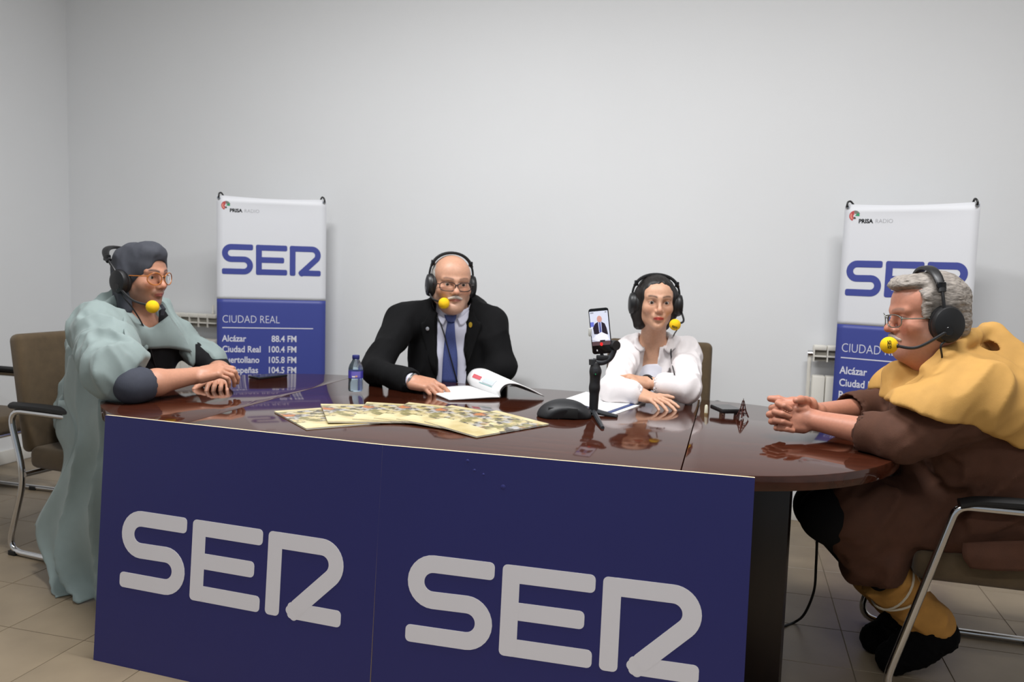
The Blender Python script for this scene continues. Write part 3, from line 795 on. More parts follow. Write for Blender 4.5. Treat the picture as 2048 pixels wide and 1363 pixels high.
# ------------------------------------------------------------------ worn things
def headset(f, label, mic_side, mic, cups_c=0.088, band_top=0.135, tilt=0.0, cup_r=0.042, boom_mid=None, cable=None, sc=1.0, cup_z=-0.012, cup_y=-0.008, band_y=-0.012):
    """black headset with boom microphone and yellow foam ball; all points in head coordinates"""
    t = thing('headset', label, 'headset', f.o, 0, 'black headsets with yellow foam microphones')
    def W(P): return [f(*p) for p in P]
    pts = []
    n = 22
    for k in range(n + 1):
        a = PI * k / n; x = math.cos(a); z = math.sin(a)
        pts.append((x * (cups_c + 0.010) * (1 + 0.06 * math.sin(a) ** 2), band_y + tilt * z, cup_z + 0.02 + (band_top - cup_z - 0.02) * z ** 0.75 if z > 1e-6 else cup_z + 0.02))
    P = W(pts); bm = bmesh.new()
    core = P[3:-3]; nn = len(core); rings = []
    for i in range(nn):
        tt = nrm(core[min(i + 1, nn - 1)] - core[max(i - 1, 0)]); sd = nrm(f.y - tt * (f.y @ tt)); nr = np.cross(tt, sd)
        wd = 0.0135 * f.s * (0.8 + 0.35 * math.sin(PI * i / (nn - 1))); th = 0.0065 * f.s
        rings.append([bm.verts.new(core[i] + sd * wd * math.copysign(abs(math.cos(a)) ** 0.6, math.cos(a)) + nr * th * math.copysign(abs(math.sin(a)) ** 0.6, math.sin(a))) for a in [2 * PI * k / 14 for k in range(14)]])
    for A_, B_ in zip(rings[:-1], rings[1:]):
        for k in range(14): bm.faces.new((A_[k], A_[(k + 1) % 14], B_[(k + 1) % 14], B_[k]))
    bm.faces.new(rings[0]); bm.faces.new(rings[-1])
    bmesh.ops.recalc_face_normals(bm, faces=bm.faces); band = bm_obj('headband', bm, M_black, t, True, True)
    for s in (-1, 1):
        arm = P[:5] if s > 0 else P[-5:]
        tube('band_arm', catmull(arm, 4), 0.0048 * f.s, M_black, t, 8, world=True)
        q = P[4] if s > 0 else P[-5]
        box('slider', q, (0.008 * f.s, 0.013 * f.s, 0.012 * f.s), M_blackg, t, Matrix(f.R.tolist()), 0.004 * f.s, 2, True)
        # ear cup: lathed shell + cushion, axis along head x
        Tm = f.T() @ Matrix.Translation((s * (cups_c - 0.018), cup_y, cup_z)) @ Matrix.Rotation(s * PI / 2, 4, 'Y')
        cr = cup_r
        cup = lathe('ear_cup', [(cr * 0.93, 0.010), (cr, 0.016), (cr, 0.026), (cr * 0.90, 0.036), (cr * 0.6, 0.041), (0.0, 0.042)], M_black, t, 28, Tm @ Matrix.Diagonal((1.16, 1, 1, 1)), True)
        lathe('ear_cushion', [(cr * 0.72, -0.004), (cr * 0.96, -0.003), (cr * 1.03, 0.005), (cr * 0.98, 0.0125), (cr * 0.5, 0.013)], M_rubber, t, 28, Tm @ Matrix.Diagonal((1.16, 1, 1, 1)), True)
    s = mic_side; mic = np.array(mic)
    st = np.array([s * (cups_c + 0.016), cup_y + 0.006, cup_z - 0.018])
    mid = np.array(boom_mid) if boom_mid is not None else (st * 0.5 + mic * 0.5 + np.array([s * 0.014, 0, -0.012]))
    lathe('boom_pivot', [(0.016, -0.004), (0.016, 0.008), (0.012, 0.012), (0, 0.0125)], M_blackg, t, 18, f.T() @ Matrix.Translation(tuple(st - np.array([s * 0.004, 0, 0]))) @ Matrix.Rotation(s * PI / 2, 4, 'Y'), True)
    tube('boom', [f(*p) for p in catmull([st, mid, mic + nrm(mid - mic) * 0.016], 8)], 0.0045 * f.s, M_black, t, 8, world=True)
    tube('mic_holder', [f(*(mic + nrm(mid - mic) * 0.026)), f(*(mic + nrm(mid - mic) * 0.011))], [0.006 * f.s, 0.0095 * f.s], M_black, t, 12, world=True)
    bm = bmesh.new(); bmesh.ops.create_uvsphere(bm, u_segments=24, v_segments=16, radius=0.0243)
    bmesh.ops.transform(bm, matrix=f.T() @ Matrix.Translation(tuple(mic)), verts=bm.verts)
    ball = bm_obj('foam_windscreen', bm, M_yellow, t, True, True)
    if cable is not None: tube('cable', catmull(cable, 8), 0.0028, M_black, t, 8, world=True)
    return t, ball
def eyeglasses(f, label, col, shape='round', w=0.026, hgt=0.021, y=0.103, z=-0.001, dx=0.033, rim=0.0016, wide=1.0, tint=None, m_arm=None, half=False):
    t = thing('eyeglasses', label, 'glasses', f.o, 0)
    gl = mat('spectacle_lens', (1, 1, 1, 1), 0.02, trans=1.0, ior=1.08, spec=0.35)
    for s in (-1, 1):
        n = 32; pts = []
        for k in range(n):
            a = 2 * PI * k / n; ca, sa = math.cos(a), math.sin(a)
            e = 1.0 if shape == 'round' else 0.72
            px_ = w * math.copysign(abs(ca) ** e, ca); pz = hgt * math.copysign(abs(sa) ** e, sa)
            X = s * (dx + (px_ if s > 0 else px_)) if False else s * dx + px_
            pts.append((X * wide, y - 5.0 * (X * wide) ** 2 * 1.0, z + pz))
        W = [f(*p) for p in pts]
        tube('rim', W, rim * f.s, col, t, 8, closed=True, world=True)
        c = f(s * dx * wide, y - 5.0 * (s * dx * wide) ** 2, z)
        mesh_py('lens', [c] + W, [(0, 1 + k, 1 + (k + 1) % n) for k in range(n)], gl, True, t, True)
        ox = (dx + w) * wide; yo = y - 5.0 * ox ** 2
        tube('temple_arm', [f(s * (ox - 0.001), yo, z + hgt * 0.45), f(s * 0.077 * wide, yo - 0.02, z + hgt * 0.42), f(s * 0.081 * wide, 0.0, z + hgt * 0.25)], 0.0019 * f.s, m_arm or col, t, 8, world=True)
    bx = (dx - w) * wide
    tube('bridge', [f(*p) for p in catmull([(-bx, y - 5 * bx * bx, z + hgt * 0.35), (0, y + 0.001, z + hgt * 0.5), (bx, y - 5 * bx * bx, z + hgt * 0.35)], 5)], rim * 1.1 * f.s, col, t, 8, world=True)
    return t

def hit(S, px, py, off=0.003, t0=1.2):
    r = nrm(ray(px, py)); t = t0
    for _ in range(120):
        d = float(S.ev(np.array([CAMP + r * t], np.float32))[0])
        if d < 0.0006: break
        t += min(d * 0.8, 0.05)
        if t > 7: break
    return CAMP + r * (t - off)
def patch(name, S, rows, m, parent, off=0.004, thick=0.003, nu=3, nv=4):
    """cloth piece lying on a surface; rows of picture points cast onto it"""
    R = [catmull([np.array([p[0], p[1], 0]) for p in r], nu) for r in rows]
    cols = [catmull(c, nv) for c in zip(*R)]; a, b = len(cols), len(cols[0])
    vs = [hit(S, p[0], p[1], off) for c in cols for p in c]
    fs = [(i * b + j, (i + 1) * b + j, (i + 1) * b + j + 1, i * b + j + 1) for i in range(a - 1) for j in range(b - 1)]
    o = mesh_py(name, vs, fs, m, True, parent, True)
    if thick: sm = o.modifiers.new('thickness', 'SOLIDIFY'); sm.thickness = thick; sm.offset = 0
    return o
def pix(S, pts, off=0.004): return [hit(S, p[0], p[1], off) for p in pts]

def ball_logo(f, ball_c, r, view, xdir, w, t):
    """black printed logo wrapped on a foam ball"""
    n = nrm(view); x = nrm(np.array(xdir) - n * (n @ np.array(xdir))); y = np.cross(n, x); h_ = w / 3.22 * 1.25
    T = frame_matrix(ball_c + n * r - x * w / 2 - y * h_ / 2, x, y) @ Matrix.Diagonal((w / 3.22, h_, 1, 1))
    for nm, st in (('letter_s', S_ST), ('letter_e', E_ST), ('letter_r', R_ST)):
        o = letter_mesh(nm, st, M_blackg, None, T, 0.19, 0.0003)
        for v in o.data.vertices:
            d = np.array(v.co) - ball_c; l = np.linalg.norm(d); k = r + 0.0004 + (0.0003 if (d @ n) > r + 0.00012 else 0.0)
            v.co = Vector(ball_c + d / l * k)
        wchild(o, t)
# ------------------------------------------------------------------ the man in the black suit
def suit_man():
    P = thing('person', 'seated man in a black suit, white shirt and blue tie reading a magazine', 'person', (-0.25, 3.85, 0))
    f = Frame(at(903, 566, 3.55), azdir(-73, -3), (0.02, 0, 1), 0.965)
    skin = C(196, 148, 122)
    nb = np.array([-0.255, 3.625, 1.035])
    shR, shL = at(806, 641, 3.61), at(982, 651, 3.63)
    elR, wrR = on(750, 738, 0.805), on(824, 762, 0.782)
    elL, wrL = at(1003, 735, 3.56), np.array([-0.17, 3.55, 0.66])
    # hand frames
    hd = nrm(on(897, 779, 0.765) - wrR); hf = Frame(wrR, hd, (0.0, -0.35, 1), 0.98)
    hl = Frame(wrL, nrm(np.array([-0.9, 0.05, -0.25])), (0.3, 0, 1), 0.98); fR, fL = nrm(wrR - elR), nrm(wrL - elL)
    B = Sdf()
    head_prims(B, f, jaw=1.10, nose=1.15, cheek=1.05, wide=1.12)
    B.cone(f(0, -0.02, -0.06), nb + np.array([0, 0.01, 0]), 0.060, 0.066, 0.03)
    B.ell(f(0, 0.035, -0.105), (0.046, 0.05, 0.03), f.R, 0.03)           # soft under-chin
    B.cone(shR, shL, 0.05, 0.05, 0.03).cone(nb + np.array([0, 0.05, -0.10]), (-0.25, 3.80, 0.55), 0.07, 0.12, 0.03)
    for a, b, c in ((shR, elR, wrR), (shL, elL, wrL)): B.cone(a, b, 0.045, 0.038, 0.03).cone(b, c, 0.037, 0.026, 0.02)
    hand_prims(B, hf, -1, curls=((0.28, 0.45, 0.25), (0.55, 0.75, 0.4), (0.65, 0.85, 0.4), (0.6, 0.8, 0.4)), thumb=(0.7, 0.7, -0.35), fat=1.06)
    hand_prims(B, hl, 1, curl=(0.3, 0.4, 0.3))
    def col(V):
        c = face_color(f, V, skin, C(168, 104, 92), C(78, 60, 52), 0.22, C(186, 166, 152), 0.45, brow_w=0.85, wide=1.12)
        d = np.linalg.norm(V - wrR, axis=1) < 0.25
        c[d] = np.array(C(190, 138, 112)[:3]); return c
    skin_body(B, (-0.75, 3.0, 0.45), (0.2, 4.0, 1.40), 0.0036, P, col)
    eyes(f, P, wide=1.12)
    # hair: short grey sides, thin on top
    Hh = Sdf(); Hh.ell(f(0, -0.022, 0.030), (0.0855, 0.096, 0.088), f.R, 0.01)
    Hh.ell(f(0, 0.095, 0.04), (0.085, 0.072, 0.12), f.R, 0.02, True)
    Hh.ell(f(0, 0.035, 0.125), (0.052, 0.10, 0.045), f.R, 0.02, True)
    Hh.box(f(0, 0.03, -0.10), (0.12, 0.16, 0.075), f.R, 0.02, 0.02, True)
    Hh.disp = lambda p: 0.0025 * noise3(p * 90); Hh.dm = 0.004
    cloth('hair', Hh, f.o - 0.16, f.o + 0.18, 0.004, mat('grey_hair', C(168, 164, 158), 0.7, noise=0.25, nscale=150, bump=0.4, bscale=300, stretch=(1, 1, 0.25)), P)
    Ms = Sdf()
    for s in (-1, 1): Ms.cone(f(0.003 * s, 0.099, -0.0515), f(0.028 * s, 0.086, -0.061), 0.0075, 0.0052, 0.004)
    Ms.disp = lambda p: 0.0012 * noise3(p * 260); Ms.dm = 0.002
    cloth('mustache', Ms, f.o - 0.14, f.o + 0.14, 0.002, mat('white_mustache', C(190, 178, 168), 0.8, noise=0.2, nscale=300), P)
    # shirt, jacket
    M_suit = mat('black_suit', C(9, 9, 11), 0.9, noise=0.15, nscale=40, bump=0.2, bscale=700, spec=0.25)
    M_shirt = mat('pale_shirt', C(206, 206, 222), 0.8, noise=0.03, nscale=40, bump=0.15, bscale=600)
    M_tie = mat('blue_tie', C(62, 74, 128), 0.6, noise=0.12, nscale=220, bump=0.2, bscale=600)
    bf = azdir(-82); ch = np.array([-0.25, 3.675, 0.87]); R = np.stack([np.cross(bf, ZX), bf, ZX], 1)
    Sh = Sdf(); Sh.ell(ch, (0.190, 0.128, 0.25), R, 0.02).ell((-0.25, 3.72, 0.66), (0.19, 0.165, 0.22), R, 0.05)
    Sh.cone(nb + np.array([0, -0.005, -0.06]), nb + np.array([0.0, -0.004, 0.030]), 0.095, 0.076, 0.02)
    Sh.cone(nb + np.array([0.0, -0.01, 0.035]), f(0, 0.0, -0.02), 0.0675, 0.08, 0.004, True)
    Sh.cone(wrR - fR * 0.06, wrR - fR * 0.014, 0.034, 0.035, 0.008).cone(wrL - fL * 0.06, wrL - fL * 0.014, 0.034, 0.034, 0.008)
    Sh.cone(wrR + fR * 0.050, wrR + fR * 0.1, 0.045, 0.05, 0.004, True).cone(wrL + fL * 0.050, wrL + fL * 0.1, 0.045, 0.05, 0.004, True)
    cloth('shirt', Sh, (-0.75, 3.0, 0.5), (0.2, 4.0, 1.25), 0.005, M_shirt, P)
    J = Sdf(); J.ell(ch + np.array([0, 0.01, 0]), (0.212, 0.142, 0.265), R, 0.02).ell((-0.25, 3.73, 0.66), (0.215, 0.178, 0.25), R, 0.06)
    J.cone(shR + ZX * 0.004, shL + ZX * 0.004, 0.062, 0.062, 0.05).cone(shR + ZX * 0.01, nb + np.array([-0.04, 0.01, 0.0]), 0.050, 0.066, 0.04).cone(shL + ZX * 0.01, nb + np.array([0.04, 0.01, 0]), 0.050, 0.066, 0.04)
    mR = (elR + wrR) / 2
    J.cone(shR, elR, 0.068, 0.057, 0.035).cone(elR, wrR - fR * 0.015, 0.057, 0.044, 0.03)
    J.cone(shL, elL, 0.068, 0.058, 0.035).cone(elL, wrL - fL * 0.02, 0.056, 0.044, 0.03)
    J.cone(wrR + fR * 0.042, wrR + fR * 0.12, 0.06, 0.07, 0.004, True).cone(wrL + fL * 0.042, wrL + fL * 0.12, 0.06, 0.07, 0.004, True)
    # neck hole and front opening
    J.cone(nb + np.array([0, -0.005, 0.0]), f(0, 0, -0.06), 0.074, 0.095, 0.008, True)
    J.box(at(903, 720, 3.50), (0.062, 0.12, 0.20), np.stack([np.cross(azdir(-84), nrm((-0.045, 0, 1))), azdir(-84), nrm((-0.045, 0, 1))], 1), 0.01, 0.006, True)
    fo = folds(10, 0.010, (0.5, 0.2, 1), 0.4, 2.0); J.disp = fo; J.dm = 0.018
    J.plane((0, 0, 0.46), (0, 0, -1))
    cloth('jacket', J, (-0.80, 3.0, 0.40), (0.2, 4.05, 1.25), 0.0058, M_suit, P)
    J.disp = None
    # collar flaps, tie, lapels
    patch('shirt_collar', Sh, [[(872, 622), (884, 634), (893, 636)], [(872, 634), (880, 645), (886, 650)]], M_shirt, P, 0.008, 0.003)
    patch('shirt_collar', Sh, [[(914, 636), (924, 632), (938, 620)], [(920, 650), (928, 648), (938, 634)]], M_shirt, P, 0.008, 0.003)
    patch('tie_knot', Sh, [[(889, 629), (901, 631), (913, 629)], [(891, 636), (902, 638), (912, 636)], [(895, 643), (902, 644), (909, 643)]], M_tie, P, 0.016, 0.006)
    patch('tie', Sh, [[(895, 642), (902, 643), (909, 642)], [(890, 675), (901, 675), (911, 675)], [(886, 715), (900, 716), (915, 715)], [(883, 770), (898, 771), (914, 770)]], M_tie, P, 0.009, 0.004)
    patch('lapel', J, [[(862, 612), (868, 620), (871, 627)], [(850, 640), (860, 642), (870, 645)], [(842, 655), (858, 668), (870, 680)], [(864, 740), (868, 745), (872, 750)]], M_suit, P, 0.006, 0.004)
    patch('lapel', J, [[(946, 618), (941, 624), (938, 630)], [(955, 640), (945, 644), (934, 648)], [(962, 654), (945, 668), (931, 680)], [(932, 740), (928, 746), (923, 752)]], M_suit, P, 0.006, 0.004)
    for (px, py, cc, nm) in ((855, 657, C(190, 190, 196), 'silver_pin'), (941, 649, C(206, 170, 60), 'gold_pin')):
        c = hit(J, px, py, 0.008); T = frame_matrix(c, (1, 0, 0), (0, 0, 1))
        pr = [(0.009, 0), (0.0085, 0.002), (0.004, 0.003), (0, 0.0032)]
        o = lathe(nm, pr, mat(nm, cc, 0.3, metal=0.8), P, 14, T @ Matrix.Diagonal((0.9, 1.35 if 'gold' in nm else 1, 1, 1)), True)
        if 'gold' in nm: lathe('pin_crown', [(0.004, 0), (0.006, 0.002), (0.002, 0.003)], mat('gold_pin'), o, 10, T @ Matrix.Translation((0, 0.013, 0)), False) if False else None
    # wristwatch
    wf = Frame(wrR + hd * 0.006, hd, (0, -0.4, 1))
    wt = tube('watch_strap', [wf(0.030 * math.cos(2 * PI * k / 24), 0, 0.028 * math.sin(2 * PI * k / 24)) for k in range(24)], 0.006, mat('steel', (0.5, 0.5, 0.5, 1), 0.25, metal=1.0), P, 8, closed=True, world=True)
    # trousers (under the table)
    Tr = Sdf(); hip = np.array([-0.25, 3.93, 0.52])
    for s in (-1, 1):
        h0 = hip + np.array([0.09 * s, -0.02, 0]); kn = np.array([-0.25 + 0.11 * s - 0.02, 3.47, 0.53]); an = np.array([-0.25 + 0.10 * s, 3.52, 0.10])
        Tr.cone(h0, kn, 0.088, 0.065, 0.04).cone(kn, an, 0.064, 0.05, 0.03)
    Tr.ell(hip, (0.18, 0.15, 0.12), None, 0.05)
    cloth('trousers', Tr, (-0.6, 3.2, 0.0), (0.15, 4.2, 0.75), 0.009, M_suit, P)
    for s in (-1, 1):
        Sx = Sdf(); x = -0.25 + 0.10 * s; Sx.cone((x, 3.53, 0.045), (x, 3.36, 0.035), 0.043, 0.036, 0.02).cone((x, 3.53, 0.05), (x, 3.53, 0.10), 0.042, 0.042, 0.02).plane((0, 0, 0.002), (0, 0, -1), 0.002)
        cloth('shoe', Sx, (x - 0.1, 3.2, -0.05), (x + 0.1, 3.7, 0.2), 0.007, M_blackg, P)
    headset(f, 'black headset with yellow foam microphone on the man in the black suit', 1, f.loc(at(888, 606, 3.455)), cups_c=0.090, band_top=0.134, cup_r=0.044,
            cable=[f(0.095, 0.0, -0.05), hit(J, 868, 618, 0.01), hit(Sh, 884, 655, 0.012), hit(Sh, 897, 700, 0.018), hit(Sh, 908, 740, 0.016), hit(Sh, 915, 764, 0.012)])
    eyeglasses(f, 'dark rectangular half-rim glasses on the man in the black suit', mat('dark_rim', C(52, 36, 34), 0.3), 'rect', 0.029, 0.019, 0.106, -0.008, wide=1.13, rim=0.0020)
suit_man()

# ------------------------------------------------------------------ the woman in the white shirt
def shirt_woman():
    P = thing('person', 'seated woman with dark hair in an open white shirt, forearms crossed on the table', 'person', (0.68, 3.62, 0))
    f = Frame(at(1312, 603, 3.34), azdir(-90, -1), (0.01, 0, 1), 0.935)
    skin = C(205, 158, 130)
    nb = at(1306, 695, 3.42)
    shR, shL = at(1256, 706, 3.43), at(1372, 706, 3.44)
    elR, wrR = on(1228, 779, 0.790), on(1284, 789, 0.776)
    elL, wrL = on(1374, 776, 0.800), at(1290, 765, 3.17)
    hR = Frame(wrR, nrm(on(1336, 806, 0.765) - wrR), (0.05, -0.25, 1), 0.90)
    hL = Frame(wrL, nrm(at(1224, 751, 3.04) - wrL), (0, -0.6, 1), 0.88)
    B = Sdf(); head_prims(B, f, jaw=0.93, nose=0.92, cheek=1.0, wide=0.97, brow=0.75, fem=1.0, crown=0.018)
    B.cone(f(0, -0.015, -0.06), nb + np.array([0, 0.01, 0.0]), 0.050, 0.052, 0.03)
    B.cone(shR + ZX * 0.01, shL + ZX * 0.01, 0.038, 0.038, 0.05).ell(nb + np.array([0, 0.025, -0.14]), (0.125, 0.085, 0.16), None, 0.05)
    B.cone(nb + np.array([0, 0.03, -0.15]), (0.67, 3.55, 0.55), 0.09, 0.11, 0.05)
    for a, b, c in ((shR, elR, wrR), (shL, elL, wrL)): B.cone(a, b, 0.036, 0.033, 0.03).cone(b, c, 0.034, 0.0235, 0.02)
    hand_prims(B, hR, -1, curls=((0.1, 0.2, 0.15), (0.14, 0.25, 0.15), (0.18, 0.3, 0.2), (0.15, 0.3, 0.2)), thumb=(0.9, 0.45, 0.0), spread=0.12, fat=0.95)
    hand_prims(B, hL, 1, curl=(0.3, 0.35, 0.25), spread=0.05, fat=0.95)
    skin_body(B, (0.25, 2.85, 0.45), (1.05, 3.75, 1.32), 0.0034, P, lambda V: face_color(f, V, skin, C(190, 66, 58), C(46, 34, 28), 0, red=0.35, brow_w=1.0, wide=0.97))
    eyes(f, P, wide=0.97, look=(0.05, 0))
    # hair
    Hh = Sdf(); Hh.ell(f(0, -0.018, 0.030), (0.079, 0.102, 0.084), f.R, 0.02)
    for s in (-1, 1):
        Hh.cone(f(0.068 * s, 0.0, 0.03), f(0.073 * s, -0.005, -0.05), 0.022, 0.024, 0.03)
    Hh.cone(f(0.074, -0.012, -0.04), f(0.068, 0.0, -0.100), 0.026, 0.024, 0.03)
    Hh.cone(f(-0.066, -0.035, -0.04), f(-0.05, -0.045, -0.10), 0.026, 0.022, 0.03)
    Hh.cone(f(0, -0.07, 0.0), f(0, -0.06, -0.10), 0.05, 0.045, 0.04)
    Hh.ell(f(-0.004, 0.075, -0.034), (0.059, 0.088, 0.090), f.R, 0.012, True)
    Hh.box(f(0, 0.125, -0.01), (0.09, 0.05, 0.09), f.R, 0.02, 0.02, True)
    Hh.cone(f(-0.012, 0.075, 0.075), f(-0.008, -0.05, 0.118), 0.004, 0.003, 0.008, True)
    Hh.disp = lambda p: 0.0045 * noise3((f.loc(p) * np.array([110, 60, 18])).astype(np.float32)); Hh.dm = 0.006
    cloth('hair', Hh, f.o - 0.19, f.o + 0.19, 0.004, mat('dark_hair', C(22, 16, 14), 0.5, noise=0.3, nscale=120, bump=0.5, bscale=200, stretch=(1, 1, 0.15)), P)
    # clothes
    M_ws = mat('white_cotton_shirt', C(232, 226, 226), 0.85, noise=0.02, nscale=30, bump=0.2, bscale=500)
    M_top = mat('white_top', C(220, 220, 230), 0.8)
    ch = nb + np.array([0.005, 0.035, -0.165]); bf = azdir(-97); R = np.stack([np.cross(bf, ZX), bf, ZX], 1)
    Tp = Sdf(); Tp.ell(ch + np.array([0, -0.010, -0.0]), (0.128, 0.104, 0.17), R, 0.03).ell((0.66, 3.50, 0.62), (0.13, 0.115, 0.2), R, 0.05)
    Tp.plane(at(1300, 730, 3.33), (0, -0.1, 1), 0.004)
    cloth('camisole', Tp, (0.4, 3.2, 0.5), (0.95, 3.75, 1.1), 0.006, M_top, P)
    S = Sdf(); S.ell(ch, (0.146, 0.112, 0.20), R, 0.03).ell((0.66, 3.49, 0.64), (0.150, 0.130, 0.22), R, 0.06)
    S.cone(shR, shL, 0.050, 0.050, 0.05).cone(shR, nb + np.array([-0.03, 0.02, 0.0]), 0.047, 0.060, 0.04).cone(shL, nb + np.array([0.03, 0.02, 0]), 0.047, 0.060, 0.04)
    cR = elR + (wrR - elR) * 0.42; cL = elL + (wrL - elL) * 0.42
    S.cone(shR, elR, 0.052, 0.045, 0.04).cone(elR, cR, 0.046, 0.044, 0.03)
    S.cone(shL, elL, 0.054, 0.050, 0.04).cone(elL, cL, 0.050, 0.047, 0.03)
    for c, a, e in ((cR, nrm(wrR - elR), elR), (cL, nrm(wrL - elL), elL)):
        S.cone(c - a * 0.020, c + a * 0.016, 0.050, 0.050, 0.006)                       # rolled cuff
        S.cone(c + a * 0.032, c + a * 0.034, 0.036, 0.036, 0.004, True)
    S.cone(nb + np.array([0, 0, 0.02]), f(0, 0, -0.04), 0.062, 0.09, 0.006, True)
    zz = nrm((0.07, 0, 1)); S.box(at(1304, 737, 3.34), (0.031, 0.085, 0.135), np.stack([np.cross(azdir(-94), zz), azdir(-94), zz], 1), 0.01, 0.005, True)
    _sf = folds(15, 0.012, (0.4, 0.1, 1), 0.35, 5.0); _k1, _k2 = cR.astype(np.float32), cL.astype(np.float32); S.dm = 0.02
    S.disp = lambda p: _sf(p) * np.clip((np.minimum(np.linalg.norm(p - _k1, axis=1), np.linalg.norm(p - _k2, axis=1)) - 0.05) / 0.05, 0.1, 1)
    S.plane((0, 0, 0.46), (0, 0, -1))
    cloth('shirt', S, (0.25, 2.9, 0.4), (1.05, 3.8, 1.15), 0.005, M_ws, P)
    S.disp = None
    patch('shirt_collar', S, [[(1288, 668), (1293, 676), (1300, 688)], [(1272, 672), (1280, 684), (1292, 700)], [(1268, 690), (1274, 697), (1281, 703)]], M_ws, P, 0.012, 0.003)
    patch('shirt_collar', S, [[(1333, 668), (1329, 676), (1323, 688)], [(1346, 676), (1340, 684), (1328, 697)], [(1352, 694), (1345, 700), (1337, 706)]], M_ws, P, 0.012, 0.003)
    wf = Frame(wrL + hL.y * -0.012, hL.y, hL.z)
    ws = tube('watch_strap', [wf(0.029 * math.cos(2 * PI * k / 24), 0, 0.027 * math.sin(2 * PI * k / 24)) for k in range(24)], 0.0075, M_rubber, P, 8, closed=True, world=True)
    box('watch_face', wf(0.012 if False else -0.010, 0, 0.027), (0.013, 0.015, 0.005), M_blackg, ws, Matrix(wf.R.tolist()), 0.003, 2, False)
    Tr = Sdf(); hip = np.array([0.70, 3.68, 0.52]); M_tr = mat('dark_trousers', C(40, 40, 46), 0.85)
    for s in (-1, 1):
        kn = np.array([0.66 + 0.09 * s, 3.24, 0.52]); an = np.array([0.66 + 0.08 * s, 3.28, 0.08])
        Tr.cone(hip + np.array([0.075 * s, 0, 0]), kn, 0.080, 0.060, 0.04).cone(kn, an, 0.058, 0.045, 0.03)
    Tr.ell(hip, (0.165, 0.13, 0.11), None, 0.05)
    cloth('trousers', Tr, (0.35, 3.0, 0.0), (1.05, 3.95, 0.75), 0.009, M_tr, P)
    for s in (-1, 1):
        Sx = Sdf(); x = 0.66 + 0.08 * s; Sx.cone((x, 3.29, 0.04), (x, 3.15, 0.03), 0.038, 0.03, 0.02).cone((x, 3.29, 0.04), (x, 3.29, 0.09), 0.036, 0.04, 0.02).plane((0, 0, 0.002), (0, 0, -1), 0.002)
        cloth('shoe', Sx, (x - 0.1, 3.0, -0.05), (x + 0.1, 3.5, 0.2), 0.007, M_blackg, P)
    mc = at(1350, 649, 3.25)
    t, _ = headset(f, 'black headset with yellow foam microphone on the woman in the white shirt', -1, f.loc(at(1350, 649, 3.25)), cups_c=0.093, band_top=0.118, cup_r=0.042, boom_mid=(-0.115, 0.045, -0.075),
            cable=[f(-0.085, 0.06, -0.115), hit(S, 1347, 672, 0.01), hit(S, 1342, 700, 0.014), hit(S, 1344, 725, 0.014), hit(S, 1349, 748, 0.014)])
    ball_logo(f, mc, 0.0243 * f.s, CAMP - mc + np.array([-0.2, 0, -1.6]), (1, 0.1, -0.25), 0.024, t)
shirt_woman()
